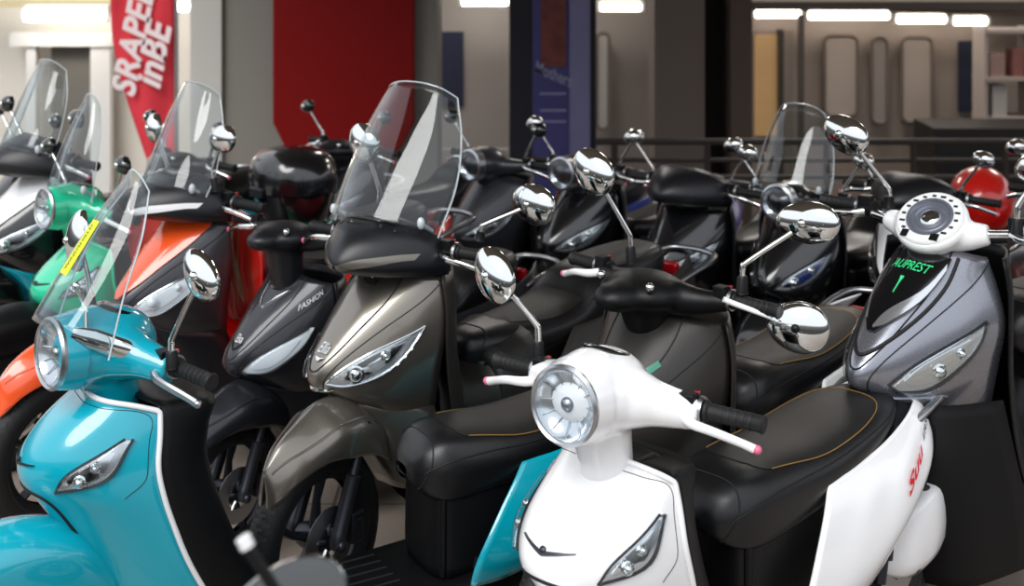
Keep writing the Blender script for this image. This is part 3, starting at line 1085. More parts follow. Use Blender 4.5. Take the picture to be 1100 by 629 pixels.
def suu_decal(B, o):
    a = MB()
    B.text(a, 'Suu', 4.45, 2.35, (.74, -.42), (-.14, -.85), size=1.0, off=.007, shear=.3, bold=.03)
    a.build('side_lettering', M_RTXT, o, sharp=0)
    b = MB()
    B.text(b, 'ERS', 5.5, 1.72, (.36, -.2), (-.07, -.46), size=1.0, off=.007, shear=.3, bold=.02)
    b.build('side_lettering', M_KTXT, o, sharp=0)


def white_extra(root, fr, st, S, so):
    mb = MB()
    S.text(mb, '50', .75, -2.35, (0, 14), (-14, 0), size=.035, off=.003)
    mb.build('shield_print', M_PTXT, root, sharp=0)


retro('white retro motor scooter with round headlight, in front of all the others', -.01, 2.595, 43.5, M_WHT, gap=.05, steer=7, seat_dz=-.055, trim=M_WHT, L=.80,
      decal=suu_decal, lower=M_WHT, lever=M_WHT, extra=white_extra,
      mir=[(-1, (578, 392), (578, 350), (531, 295), .135, .10, -.85, M_CHR)])


def teal_extra(root, fr, st, S, so):
    rw = [[(0, .34, 1.375), (.02, .341, 1.37), (.038, .346, 1.355), (.052, .354, 1.33)],
          [(0, .265, 1.275), (.04, .269, 1.272), (.08, .285, 1.258), (.105, .31, 1.24)],
          [(0, .185, 1.165), (.05, .192, 1.162), (.10, .215, 1.15), (.13, .255, 1.125)],
          [(0, .11, 1.06), (.055, .12, 1.057), (.11, .152, 1.035), (.145, .21, .99)]]
    W, o = windscreen(root, rw, st)
    mb = MB()
    W.patch(mb, [(1.1, -.75), (1.6, -.75), (2.1, -.75)], [(1.1, .1), (1.6, .1), (2.1, .1)], off=.004, n=8, m=6, thick=.001)
    mb.xf(st).build('yellow_sticker', M_YEL, o)
    mb = MB()
    W.text(mb, 'WINDSHIELD', 1.6, -.32, (-9, 0), (0, -24), size=.0155, off=.0062)
    mb.xf(st).build('sticker_print', M_KTXT, o, sharp=0)
    # screen bracket on the left of the headset
    b = MB()
    p = [W.ev([2.2], [1.0])[0], (.05, .20, 1.09), (.075, .19, 1.045), (.085, .21, 1.03)]
    b.tube(p, .005, 8)
    b.ball(p[0], .010, 10)
    b.tube([(.06, .165, 1.04), (.085, .20, 1.025), (.115, .26, .995), (.13, .30, .975)], [.010, .016, .016, .008], 12, flat=1.5)
    b.xf(st).build('screen_bracket', M_CHR, root)


retro('teal retro motor scooter with small clear windscreen, yellow sticker', -1.185, 2.97, 60, P_TEAL, gap=.47, seat_dz=-.12, L=.62, shz=.045, shy=.07, steer=12, trim=M_WHT,
      lever=M_STL, extra=teal_extra,
      mir=[(1, (185, 395), (184, 365), (216, 295), .125, .075, -.85, M_CHR, (.8, -1, .15)), (-1, (98, 335), (95, 300), (85, 258), .10, .15, .1, M_CHR)])

# ------------------------------------------------------------------ second row


def olive_extra(root, fr, st, S, so):
    mb = MB()
    S.text(mb, 'PASSION', .62, .15, (0, 13), (-11, 0), size=.022, off=.005)
    mb.build('mask_lettering', M_CHR, root, sharp=0)
    mb = MB()
    S.patch(mb, [(.22, -.25), (.3, -.45), (.5, -.1)], [(.22, .3), (.34, .35), (.52, .15)], off=.005, n=6, m=4)
    mb.build('mask_badge', M_CHR, root, sharp=0)
    mb = MB()
    S.text(mb, 'Ellia', 2.42, .1, (0, 15), (-11, 0), size=.036, off=.005, shear=.3)
    mb.build('mask_lettering', M_CHR, root, sharp=0)
    mb = MB()
    S.patch(mb, [(2.62, -.45), (2.74, .02)], [(2.66, .55), (2.78, .1)], off=.005, n=6, m=4)
    mb.build('mask_badge', M_CHR, root, sharp=0)


sport('bronze grey motor scooter with large clear windscreen and bare front wheel', -.585, 3.74, 43, P_OLIVE, steer=8, tun=.09, L=1.0, seat_dz=-.03, side=P_BROWN, leg=P_BROWN, low=P_OLIVE, cowl_m=M_DARK,
      screen='wide', accent=P_OLIVE, lamp_trim=M_CHR, chrome_v=M_CHR, extra=olive_extra, lever=M_CHR, gap=.0,  # cowl accent here paints the pale V highlight along the lip
      mir=[(-1, (405, 235), (408, 205), (391, 153), .135, .115, -.7, M_CHR), (1, (515, 258), (518, 242), (573, 219), .16, .115, -.15, M_CHR)])


def graph_extra(root, fr, st, S, so):
    mb = MB()
    S.text(mb, 'FASHION', .75, 2.75, (-7, 10), (-12, -5), size=.024, off=.004)
    mb.build('mask_lettering', M_WTXT, root, sharp=0)
    mb = MB()
    S.text(mb, 'Elsa', 2.35, .1, (0, 14), (-11, 0), size=.034, off=.004)
    mb.build('mask_lettering', M_WTXT, root, sharp=0)
    mb = MB()
    S.patch(mb, [(.2, -1.3), (.8, -1.0), (1.35, 0)], [(.55, -.85), (1.0, -.55), (1.36, .02)], off=.004, n=10, m=4)
    S.patch(mb, [(.95, .55), (1.15, .35), (1.35, 0)], [(.55, 1.3), (.9, .8), (1.36, .02)], off=.004, n=10, m=4)
    mb.build('mask_accent', M_CHR, root, sharp=0)
    mb = MB()
    S.line(mb, [(2.45, -.6), (2.7, 0), (2.45, .6)], .003, .002, smooth=2)
    mb.build('mask_chevron', M_SEAM, root)


sport('graphite motor scooter with white headlamps, beside the bronze grey one', -.895, 4.10, 42, P_GRAPH, steer=6, sc=.88, gz=1.09, side=P_GRAPH, cowl='bar', lamp_trim=M_SEAM, lampsh='blade', proj=False, lamp_in='white',
      extra=graph_extra, lever=M_CHR, gap=.08, mir=None)


def orange_extra(root, fr, st, S, so):
    mb = MB()
    S.patch(mb, [(.85, -.1), (1.15, -.2), (1.6, -.1)], [(.95, .65), (1.25, .35), (1.62, .0)], off=.012, n=10, m=4)
    mb.build('hood_vent', M_BLKG, root)
    mb = MB()
    S.line(mb, [(1.0, -.1), (1.4, -.25), (1.7, -.1), (1.4, .15)], .004, .012)
    mb.build('vent_trim', M_CHR, root)


sport('black motor scooter with orange hood and fender, screen above a dark cowl', -1.345, 4.45, 43, P_DGREY, hood=P_ORNG, side=P_RED, leg=P_RED, lsw=2.0, lso=.04, mwid=.92, fen_stripe=M_WHT, fender_m=P_ORNG, fen_y=-.19, fen_z=.03, screen='tall', accent=M_WHT,
      cowl_m=M_DARK, lampsh='blade', lamp_in='white', lamp_trim=M_CHR, lever=M_CHR, mir=[(-1, (182, 200), (180, 178), (166, 137), .075, .105, .2, M_CHR), (1, (232, 205), (228, 182), (239, 149), .135, .095, .1, M_CHR)])


def bar_extra(root, fr, st, S, so):
    D = fr.w(st((.24, .34, 1.0))).y - .03
    mb = MB()
    S.patch(mb, [(2.3, .05), (1.75, .75), (1.2, 1.5)], [(2.5, .25), (1.95, .95), (1.3, 1.7)], off=.003, n=8, m=3)
    mb.build('light_strip', mat('green_strip', '2c7f68', rough=.15, coat=.8), root)
    mirror(root, fr.px(770, 318, D), fr.px(786, 325, D), fr.px(857, 351, D - .04), .155, .125, .0, M_CHR, M_WHT, nrm=(.3, -1, .15), boot=False)


sport('white bodied motor scooter showing only its black handlebar and dark seat', .175, 3.27, 40, P_BROWN, fen_y=.07, side=M_WHT, cowl='bar', cowl_m=M_BLK, steer=-7.6, lampsh='none', seat_dz=-.05, gap=.07, seat='retro', leg=P_BROWN,
      low=P_BROWN, lever=M_WHT, levers=(True, False), extra=bar_extra, stitch=True,
      mir=[(-1, (678, 282), (677, 253), (637, 184), .15, .115, -.65, M_CHR), (1, (797, 315), (798, 284), (867, 239), .175, .105, .1, M_CHR)])


def silver_extra(root, fr, st, S, so):
    # round instrument in a white shell on chrome bars
    c, ax = Vector((0, .30, 1.0)), Vector((0, -.62, .78))
    M = axis_m(c, ax)
    hb = MB().lathe([(.001, -.06), (.05, -.055), (.085, -.03), (.097, .0), (.094, .016), (.085, .02), (.001, .02)], M, 40)
    for sx in (-1, 1):
        hb.tube([c + Vector((sx * .05, .01, -.02)), c + Vector((sx * .10, .02, -.02)), c + Vector((sx * .14, .028, -.012))], [.05, .036, .026], 16)
    h = hb.xf(st).build('headset', M_WHT, root, remesh=.006, smooth_it=4)
    MB().lathe([(.088, .0205), (.084, .025), (.060, .0255), (.058, .021)], M, 48).xf(st).build('dial_face', mat('pale_dial', 'e4e6e6', rough=.3), h)
    g = MB().lathe([(.062, .025), (.060, .030), (.054, .030), (.050, .024), (.046, .026), (.040, .026), (.036, .022), (.028, .024), (.026, .021)], M, 48)
    gm = MB()
    for k in range(14):
        t = math.radians(-40 + 260 * k / 13)
        gm.box((math.cos(t) * .071, math.sin(t) * .071, .0262), (.010 if k % 3 else .014, .006, .002), M=M @ Matrix.Rotation(0, 4, 'Z'))
    g.xf(st).build('dial_ring', mat('dial_grey', '7a7f8b', rough=.3, metal=.5), h)
    gm.xf(st).build('dial_scale', M_GUN, h)
    MB().lathe([(.025, .024), (.02, .028), (.001, .029)], M, 24).xf(st).build('dial_centre', M_GLS, h)
    for bx, bw in ((-.045, .018), (.035, .022)):
        MB().box((bx, -.063, .026), (bw, .022, .003), M=M).xf(st).build('dial_button', M_BLK, h)
    for sx in (-1, 1):
        MB().tube([c + Vector((sx * .14, .028, -.012)), (sx * .235, .345, 1.0)], .011, 12).xf(st).build('handlebar', M_CHR, root)
        MB().tube([c + Vector((sx * .135, .035, -.022)), (sx * .18, .345, .985)], .015, 12).xf(st).build('bar_sleeve', M_BLK, root)
    MB().tube([(0, .31, .96), (0, .30, .86)], .05, 16).build('column_shroud', M_BLK, root)
    A = Surf([[(0, .10, .60), (.07, .12, .60), (.13, .18, .59), (.18, .34, .58)], [(0, .08, .46), (.09, .10, .455), (.16, .17, .45), (.20, .36, .45)],
              [(0, .12, .28), (.09, .14, .28), (.165, .20, .28), (.205, .42, .28)], [(0, .16, .13), (.08, .18, .13), (.15, .24, .13), (.19, .46, .13)]])
    mb = MB()
    A.mesh(mb, 4, 4)
    mb.build('front_apron', mat('matte_black', '08080a', rough=.6, spec=.25), root, solid=.006, off=1)
    # black badge panel with chrome edges
    mb = MB()
    S.patch(mb, [(.3, -2.0), (.9, -1.8), (1.6, -1.25), (2.2, -.25)], [(.3, 2.0), (.9, 1.8), (1.6, 1.25), (2.2, .25)], off=.010, n=22, m=14, thick=.014)
    bo = mb.build('badge_panel', M_BLKG, root, sharp=30)
    mb = MB()
    S.patch(mb, [(.6, -1.85), (1.2, -1.55), (1.95, -.7)], [(1.0, -1.6), (1.4, -1.25), (1.97, -.55)], off=.012, n=10, m=3)
    S.patch(mb, [(.45, 1.85), (1.2, 1.25), (1.75, .3), (2.1, .0)], [(.6, 1.9), (1.4, 1.4), (1.97, .65), (2.14, .1)], off=.012, n=12, m=3)
    mb.build('panel_trim', M_REFL, bo)
    mb = MB()
    S.text(mb, 'AUPREST', .72, .05, (0, 17), (-9, 0), size=.033, off=.0125, shear=.3)
    S.patch(mb, [(.98, -.1), (1.1, 0), (1.35, .02)], [(.98, .14), (1.1, .07), (1.35, .05)], off=.0125, n=6, m=3)
    mb.build('panel_lettering', M_GTXT, bo, sharp=0)
    mb = MB()
    S.line(mb, [(.2, -2.35), (1.0, -2.1), (1.8, -1.55), (2.45, -.85), (2.7, 0), (2.45, .85), (1.8, 1.55), (1.0, 2.1), (.2, 2.35)], .005, .0)
    mb.build('panel_groove', M_SEAM, root)
    for sx in (-1, 1):
        mb = MB()
        S.patch(mb, [(4.25, sx * 1.3), (3.95, sx * 2.2), (3.75, sx * 2.9)], [(4.4, sx * 1.4), (4.2, sx * 2.3), (3.8, sx * 3.0)], off=.003, n=8, m=3)
        mb.build('running_light', M_REFL, root)


sport('silver motor scooter with round white dial and black badge panel', 0.945, 3.60, 50, P_SILV, sc=1.1, msk=1.2, mtop=.78, mwid=.88, lsw=.9, lower=M_WHT, side=P_BLUE, cowl='none', lampsh='fang', lamp_trim=M_SEAM, fender_m=M_BLK, low=M_BLK, leg=M_BLK, steer=7, seat='retro', gap=.05,
      extra=silver_extra, lever=M_CHR,
      mir=[(-1, (955, 222), (955, 203), (908, 144), .15, .10, -.35, M_CHR), (1, (1092, 255), (1093, 222), (1120, 180), .15, .10, .3, M_CHR)])

# scooter just below the picture, parked across: only a mirror and a lever reach into view
sport('black motor scooter nearest the viewer, only its mirror and lever showing', -.62, 1.42, -70, P_BLACK, cowl='bar', mir=None, hi=False, gap=.05,
      extra=lambda root, fr, st, S, so: (mirror(root, fr.px(330, 700, 1.5), fr.px(325, 668, 1.5), fr.px(305, 652, 1.5), .15, .09, .0, M_CHR, M_CHR, nrm=fr.l(Vector((fr.X - .3, fr.Y + 1, -.3)))),
                                         MB().tube([fr.px(300, 640, 1.4), fr.px(263, 582, 1.4)], .0065, 10).build('brake_lever', M_BLK, root),
                                         MB().tube([fr.px(266, 587, 1.4), fr.px(261, 577, 1.4)], .0085, 10).build('lever_tip', M_WHT, root)))

# ------------------------------------------------------------------ rows behind
STD = (M_CHR, M_CHR, .2, .11, .18, (-1, 1), .095, .07)
DK = (M_DGLS, M_CHR, .2, .11, .18, (-1, 1), .095, .07)
retro('mint green motor scooter with round headlight, carrying a black top box', -1.80, 4.78, 45, P_MINT, sc=.93, hi=False, screen='tall', std=DK, rim=M_GUN, fender_m=M_BLK, emblem=True, inner=M_DARK)
sport('black motor scooter with tall screen at the left photo edge', -2.15, 5.25, 45, P_BLACK, hood=M_WHT, hi=False, screen='tall', std=DK, low=P_TEAL, side=P_TEAL)
for (lab, X, Y, yaw, pm, kw) in (
    ('black motor scooter with a silver nose, behind the clear windscreen', -.28, 5.75, 45, P_DGREY, dict(cowl='round', side=P_BLUE, cowl_m=P_DGREY)),
    ('dark motor scooter with purple side panels, below the navy banner', .12, 5.55, 42, P_BLACK, dict(cowl='round', side=P_PURP, cowl_m=P_DGREY)),
    ('black motor scooter with red and pink stickers on its mask', .52, 5.15, 42, P_BLACK, dict(cowl='visor', side=P_PURP)),
    ('black motor scooter with round headlight and low clear screen', .92, 4.95, 40, P_BLACK, dict(cowl='round', side=P_BLUE, screen='tall', cowl_m=P_BLACK)),
    ('black and white motor scooter with a purple stripe on its nose', 1.38, 5.0, 42, P_BLACK, dict(cowl='visor', hood=M_WHT, side=P_BLACK)),
    ('black motor scooter behind the white round dial', 2.02, 4.9, 42, P_BLACK, dict(cowl='visor', side=P_RED)),
    ('black motor scooter standing before the red wall panel', -.98, 6.1, 43, P_BLACK, dict(cowl='bar', side=P_BLACK)),
    ('dark motor scooter half hidden behind the orange one', -1.66, 5.75, 44, P_DGREY, dict(cowl='bar', side=P_BLACK)),
    ('motor scooter with a red tail trunk, at the far left', -2.45, 6.0, 44, P_BLACK, dict(cowl='bar', side=P_RED)),
):
    sport(lab, X, Y, yaw, pm, sc=.9, hi=False, std=DK if X < 0 else STD, gap=.05, **kw)

# ------------------------------------------------------------------ setting
fm = mat('floor_tile', '8d8379', rough=.45, var=.12, vscale=3)
nt = fm.node_tree
b = nt.nodes['Principled BSDF']
br = nt.nodes.new('ShaderNodeTexBrick')
tcx = nt.nodes.new('ShaderNodeTexCoord')
nt.links.new(tcx.outputs['Object'], br.inputs['Vector'])
br.offset = 0.0
br.inputs['Scale'].default_value = 1.0
br.inputs['Brick Width'].default_value = .6
br.inputs['Row Height'].default_value = .6
br.inputs['Mortar Size'].default_value = .006
br.inputs['Color1'].default_value = lin('958a7f')
br.inputs['Color2'].default_value = lin('8c8177')
br.inputs['Mortar'].default_value = lin('645b54')
nt.links.new(br.outputs['Color'], b.inputs['Base Color'])


def slab(name, lo, hi, m, label=None, kind='structure', parent=None, cat=None, group=None, bev=0.0):
    c = [(a + b_) / 2 for a, b_ in zip(lo, hi)]
    d = [b_ - a for a, b_ in zip(lo, hi)]
    base_ = (c[0], c[1], lo[2])
    mb = MB().box(tuple(0 if i < 2 else d[2] / 2 for i in range(3)), d)
    o = mb.build(name, m, parent, sharp=30, bevel=bev)
    if parent is None:
        o.location = base_
    else:
        o.location = Vector(base_) - parent.location
    if kind and parent is None:
        o['kind'] = kind
    if label:
        tag(o, label, cat, group)
    return o


def pslab(name, x0, y0, x1, y1, D, th, m, **k):
    """upright slab filling the pixel box at depth D (real size there)"""
    a, c = at(x0, y1, D), at(x1, y0, D)
    return slab(name, (a.x, D, a.z), (c.x, D + th, c.z), m, **k)


slab('floor', (-9, -2.0, -.12), (9, 8.6, 0), fm)
slab('floor', (-12, 8.6, -1.42), (14, 16, -1.3), mat('lower_floor', '5c554f', rough=.6, var=.1))
m_cream = mat('cream_wall', 'd8d2c6', rough=.7, var=.03, vscale=2)
m_grey = mat('grey_wall', '8d8580', rough=.7, var=.04, vscale=2)
m_dim = mat('dim_wall', '6e645d', rough=.7, var=.04, vscale=2)
m_col = mat('column_stone', '7f7b74', rough=.75, var=.05, vscale=3)
m_col_lit = mat('column_lit_side', 'bdbbb5', rough=.75, var=.04, vscale=3)  # paler copy of the column stone, daylight put into the colour
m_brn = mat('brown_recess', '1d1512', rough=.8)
m_train = mat('train_wall', '9a8c82', rough=.55, var=.03, vscale=2)
m_lamp = mat('lamp_tube', 'ffffff', emit='fffaf0', estr=12.0)
m_lampd = mat('lamp_tube_dim', 'ffffff', emit='fff4e6', estr=6.0)
WZ = -1.3


def wall_px(name, x0, x1, D, m, top=3.6, th=.15):
    a, c = at(x0, 0, D), at(x1, 0, D)
    return slab(name, (a.x, D, WZ), (c.x, D + th, top), m)


wall_px('wall_left', -400, 210, 11.0, m_cream)
wall_px('wall_back', 210, 705, 11.6, m_grey)
wall_px('wall_right', 705, 1500, 11.2, m_train)
# big grey column with red panel
a, c = at(240, 0, 8.8), at(470, 0, 8.8)
slab('column_wide', (a.x, 8.8, WZ), (c.x, 9.35, 3.6), m_col)
a2 = at(206, 0, 8.8)
slab('column_lit_side', (a2.x, 8.76, WZ), (a.x - .005, 9.3, 3.6), m_col_lit)  # lit left face of the wide column, painted paler
p = [at(x, y, 8.72) for x, y in ((293, -160), (445, -160), (445, 132), (431, 158), (405, 182), (332, 182), (306, 158), (293, 132))]
mb = MB()
n = len(p)
mb.add([(q.x, 8.72, q.z) for q in p] + [(q.x, 8.785, q.z) for q in p], [tuple(range(n)), tuple(range(2 * n - 1, n - 1, -1))] + [(i, i + n, (i + 1) % n + n, (i + 1) % n) for i in range(n)])
tag(mb.build('wall_panel', mat('red_panel', '7c0202', rough=.6, var=.03, spec=.2), None, sharp=30, bevel=.01), 'deep red wall panel with cut lower corners on the grey column', 'panel')
# right columns
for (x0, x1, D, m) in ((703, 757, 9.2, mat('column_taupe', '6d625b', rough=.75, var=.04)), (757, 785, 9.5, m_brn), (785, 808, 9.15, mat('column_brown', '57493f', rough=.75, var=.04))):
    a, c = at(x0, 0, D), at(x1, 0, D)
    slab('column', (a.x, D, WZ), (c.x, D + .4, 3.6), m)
slab('ceiling', (-2.6, 2.8, 3.6), (9, 12.2, 3.75), mat('ceiling_paint', '8a847c', rough=.8))

# left shop front: door frame, lintel, dark opening
m_wf = mat('white_frame', 'dcdad5', rough=.4)
d1 = pslab('door_1', 55, 46, 97, 420, 10.9, .06, mat('dark_opening', '6c6860', rough=.8))
for x0, x1 in ((28, 38), (97, 118)):
    pslab('door_frame', x0, 40, x1, 420, 10.82, .1, m_wf, parent=d1, kind=None)
pslab('door_lintel', 10, 36, 120, 50, 10.8, .12, m_wf, parent=d1, kind=None)
pslab('trim_1', -60, 0, 120, 8, 10.7, .1, mat('yellow_cream', 'd9c9a0', rough=.7))


def tube_light(label, x0, y0, x1, y1, D, m, grp='fluorescent tube lights under the ceiling edge'):
    a, c = at(x0, y1, D), at(x1, y0, D)
    r = empty('ceiling_light', ((a.x + c.x) / 2, D, a.z), label, 'light', grp)
    L = (c.x - a.x)
    h = c.z - a.z
    MB().tube([(-L / 2 + .02, 0, h / 2), (L / 2 - .02, 0, h / 2)], h / 2, 12).build('light_tube', m, r)
    MB().box((0, .05, h * .9), (L, .08, h * .7)).build('light_housing', m_wf, r, bevel=.005)
    for s_ in (-1, 1):
        MB().box((s_ * (L / 2 - .01), 0, h / 2), (.03, .05, h * 1.1)).build('end_cap', m_wf, r, bevel=.004)
    return r


tube_light('bright tube light on the cream wall over the white door frame', 25, 9, 116, 23, 10.6, m_lamp)
tube_light('short bright tube light between the red flag and the lit side of the grey column', 180, 1, 206, 12, 10.6, m_lamp)
tube_light('tube light over the small navy wall panel', 494, -3, 548, 6, 11.2, m_lamp)
tube_light('tube light just right of the navy banner', 642, 3, 691, 12, 11.2, m_lampd)
for i, (x0, x1, y) in enumerate(((808, 862, 14), (865, 957, 16), (960, 1018, 20), (1021, 1062, 22))):
    tube_light(('tube light over the warm lit doorway', 'longest tube light over the pale rounded panel', 'tube light over the panel second from the doorway', 'short tube light above the cluttered shelf')[i],
               x0, y - 4, x1, y + 5, 11.0, m_lampd)
pslab('trim_2', 808, 2, 1160, 11, 10.95, .12, mat('dark_fascia', '2e2824', rough=.6))
pslab('trim_3', 808, -60, 1160, 2, 11.0, .1, m_train)

# wall panels: rounded frames on the pale right wall
m_seal = mat('rubber_seal', '6a5f57', rough=.6)


def rpanel(label, x0, y0, x1, y1, D, m, name='wall_panel', r=.06, seal=m_seal):
    a, c = at(x0, y1, D), at(x1, y0, D)
    w, h = c.x - a.x, c.z - a.z
    root = empty(name, ((a.x + c.x) / 2, D, a.z), label, 'panel', 'rounded panels on the pale back wall')
    r = min(r, w * .45)
    pts = []
    for cx, cz, t0 in ((w / 2 - r, h - r, 0), (-w / 2 + r, h - r, PI / 2), (-w / 2 + r, r, PI), (w / 2 - r, r, 1.5 * PI)):
        for k in range(7):
            t = t0 + PI / 2 * k / 6
            pts.append((cx + r * math.cos(t), cz + r * math.sin(t)))
    mb = MB()
    nn = len(pts)
    mb.add([(x, 0, z) for x, z in pts] + [(x, .04, z) for x, z in pts], [tuple(range(nn))] + [(i, (i + 1) % nn, nn + (i + 1) % nn, nn + i) for i in range(nn)])
    mb.build('panel_face', m, root, sharp=30)
    mb = MB()
    q = pts + pts[:2]
    mb.tube([(x, 0, z) for x, z in q], .014, 8, caps=False)
    mb.build('panel_seal', seal, root)
    return root


m_pan = mat('pale_panel', 'a99b90', rough=.5)
rpanel('wide rounded pale panel left of the thin one, on the right back wall', 886, 38, 921, 124, 11.12, m_pan)
rpanel('narrow rounded panel with dark slit on the right back wall', 937, 40, 953, 132, 11.12, mat('slit_panel', '8f847c', rough=.5))
rpanel('wide rounded pale panel beside the dark poster, right back wall', 969, 40, 1001, 131, 11.12, m_pan)
rpanel('rounded white panel beside the navy banner edge', 641, 35, 654, 138, 11.5, mat('white_panel', 'a5a29e', rough=.5))
pslab('trim_4', 858, 16, 864, 430, 10.9, .05, mat('dark_post', '4e4640', rough=.6))
d2 = pslab('door_2', 806, 32, 852, 430, 11.08, .08, mat('door_leaf', '8d8077', rough=.6))
pslab('door_pane', 811, 38, 836, 146, 11.05, .03, mat('warm_lit_pane', 'a98a63', rough=.5, emit='c89a60', estr=.18, var=.2, vscale=2.5), parent=d2, kind=None)
pslab('door_jamb', 836, 32, 842, 430, 11.0, .08, mat('jamb_dark', '3f352e', rough=.6), parent=d2, kind=None)
tag(pslab('poster', 1030, 44, 1047, 120, 11.17, .03, mat('navy_poster', '2c3142', rough=.4, var=.3, vscale=6), kind=None), 'narrow dark blue poster on the right back wall', 'poster')
tag(pslab('poster', 472, 34, 498, 114, 11.57, .03, mat('navy_panel', '22263a', rough=.5), kind=None), 'plain dark navy panel on the grey wall beside the wide column', 'poster')

# low white board with letters behind the screen
bd = empty('notice_board', at(509, 260, 11.3), 'pale board with dark lettering behind the clear windscreen', 'sign')
a, c = at(471, 260, 11.3), at(547, 160, 11.3)
MB().box((0, .03, (c.z - a.z) / 2), (c.x - a.x, .05, c.z - a.z)).build('board_face', mat('board_white', '8f8883', rough=.6), bd, bevel=.005)
V, F = text_mesh('HE DRAMA', 0, .02)
sc_ = .155
MB().add([(v[0] * sc_ + .05, -.004, v[1] * sc_ + (at(0, 183, 11.3).z - a.z)) for v in V], F).build('board_lettering', mat('board_ink', '55504d', rough=.6), bd, sharp=0)

# feather flag
fl = empty('feather_flag', at(190, 330, 9.4), 'tall red feather flag with white lettering before the cream wall', 'flag')
fl.location.z = WZ
z_ = lambda y: at(0, y, 9.4).z - WZ
x_ = lambda x: at(x, 0, 9.4).x - fl.location.x
rows = []
for y, xl, xr in ((-170, 168, 186), (-90, 140, 187), (-20, 121, 187), (30, 119, 187.5), (80, 127, 187.5), (130, 143, 187), (170, 158, 186), (205, 172, 184)):
    rows.append([(x_(xl + (xr - xl) * t), .03 * math.sin(t * 6 + y * .02), z_(y)) for t in np.linspace(0, 1, 6)])
FS = Surf(rows, mirror=False)
mb = MB()
FS.mesh(mb, 4, 3)
sail = mb.build('flag_sail', mat('flag_red', 'd2303e', rough=.7, var=.06, vscale=6), fl, solid=.004, off=0)
for txt, xc, yc, s_ in (('SRAPEL', 146, 45, .235), ('inBE', 168, 60, .25)):
    V, F = text_mesh(txt, .25, .03)
    a = math.radians(79)
    MB().add([(x_(xc) + s_ * (v[0] * math.cos(a) - v[1] * math.sin(a)), -.055, z_(yc) + s_ * (v[0] * math.sin(a) + v[1] * math.cos(a))) for v in V], F).build('flag_lettering', mat('flag_white', 'e6d8d8', rough=.7), sail, sharp=0)
MB().tube([(x_(189), 0, 0), (x_(189), 0, z_(-60)), (x_(186), 0, z_(-130)), (x_(170), 0, z_(-172))], [.018, .015, .012, .008], 10, smooth=4).build('flag_pole', M_STL, fl)
MB().box((x_(189), 0, .03), (.5, .5, .06)).build('flag_base', M_BLK, fl, bevel=.01)

# navy banner
bn = empty('roll_banner', at(595, 330, 9.0), 'tall navy and purple banner with a dark red picture', 'banner')
bn.location.z = WZ
z_ = lambda y: at(0, y, 9.0).z - WZ
x_ = lambda x: at(x, 0, 9.0).x - bn.location.x


def bpan(name, x0, y0, x1, y1, m, dy, th=.012):
    MB().box(((x_(x0) + x_(x1)) / 2, dy, (z_(y0) + z_(y1)) / 2), (x_(x1) - x_(x0), th, z_(y0) - z_(y1))).build(name, m, bn, sharp=30)


MB().box((x_(594), .1, z_(-180) / 2), (x_(641) - x_(547), .12, z_(-180))).build('banner_panel', mat('banner_navy', '10111f', rough=.6), bn, bevel=.01)
bpan('banner_print', 572, -180, 634, 330, mat('banner_purple', '403f78', rough=.55, var=.25, vscale=3), .03)
bpan('banner_stripe', 612, -180, 634, 330, mat('banner_violet', '77769a', rough=.55, var=.2, vscale=4), .02)
mpic = mat('banner_picture', '6a3028', rough=.55, var=.9, vscale=9)
bpan('banner_picture', 581, -40, 608, 72, mpic, .02)
V, F = text_mesh('Mothers', .2, .02)
MB().add([(x_(594) + .16 * v[0] * .45, .012, z_(80) + v[1] * .12 - v[0] * .03) for v in V], F).build('banner_lettering', mat('banner_text', '8f8fae', rough=.6), bn, sharp=0)
for y in (100, 118, 130):
    bpan('banner_line', 580, y, 608, y + 2, mat('banner_text', '8f8fae'), .022, .006)

# railing at the edge of the upper floor
rl = empty('guard_railing', at(950, 300, 8.45), 'dark metal guard railing in front of the right back wall', 'railing')
rl.location.z = 0
m_rail = mat('rail_metal', '2e2722', rough=.5)
for y, r_ in ((152, .022), (172, .015), (190, .015)):
    z = at(0, y, 8.45).z
    MB().tube([(at(640, 0, 8.45).x - rl.location.x, 0, z), (at(1180, 0, 8.45).x - rl.location.x, 0, z)], r_, 10).build('rail_bar', m_rail, rl)
for x in (660, 760, 888, 981, 1080, 1170):
    MB().tube([(at(x, 0, 8.45).x - rl.location.x, 0, 0), (at(x, 0, 8.45).x - rl.location.x, 0, at(0, 150, 8.45).z)], .02, 10).build('rail_post', m_rail, rl)
# dark counter and shelf clutter
ct = pslab('counter', 1004, 138, 1180, 420, 9.6, .5, mat('counter_black', '14110f', rough=.5), kind=None)
tag(ct, 'long black counter at the right behind the railing', 'counter')
sh = empty('display_shelf', at(1080, 138, 10.6), 'pinkish display shelf behind the black counter', 'shelf')
sh.location.z = WZ
z_ = lambda y: at(0, y, 10.6).z - WZ
x_ = lambda x: at(x, 0, 10.6).x - sh.location.x
for y in (128, 85, 34):
    MB().box(((x_(1058) + x_(1180)) / 2, .15, z_(y)), (x_(1180) - x_(1058), .3, .03)).build('shelf_board', mat('shelf_pale', 'a99c94', rough=.5), sh)
for x in (1060, 1110, 1178):
    MB().box((x_(x), .15, z_(30) / 2), (.03, .28, z_(30))).build('shelf_post', mat('shelf_pale', 'a99c94'), sh)
for x0, x1, y0, y1, cc, lab, nm in ((1066, 1082, 92, 112, 'b9b2ac', 'white carton on the display shelf', 'carton'), (1088, 1101, 52, 84, '8a5750', 'dull red box standing on the display shelf', 'carton'),
                                    (1063, 1080, 58, 84, '9c7d76', 'pinkish box on the display shelf above the white carton', 'carton')):
    o = pslab(nm, x0, y0, x1, y1 + (14 if nm == 'carton' and y1 == 112 else 0), 10.63, .18, mat('carton_' + cc, cc, rough=.6), kind=None, bev=.01)
    tag(o, lab, 'box')


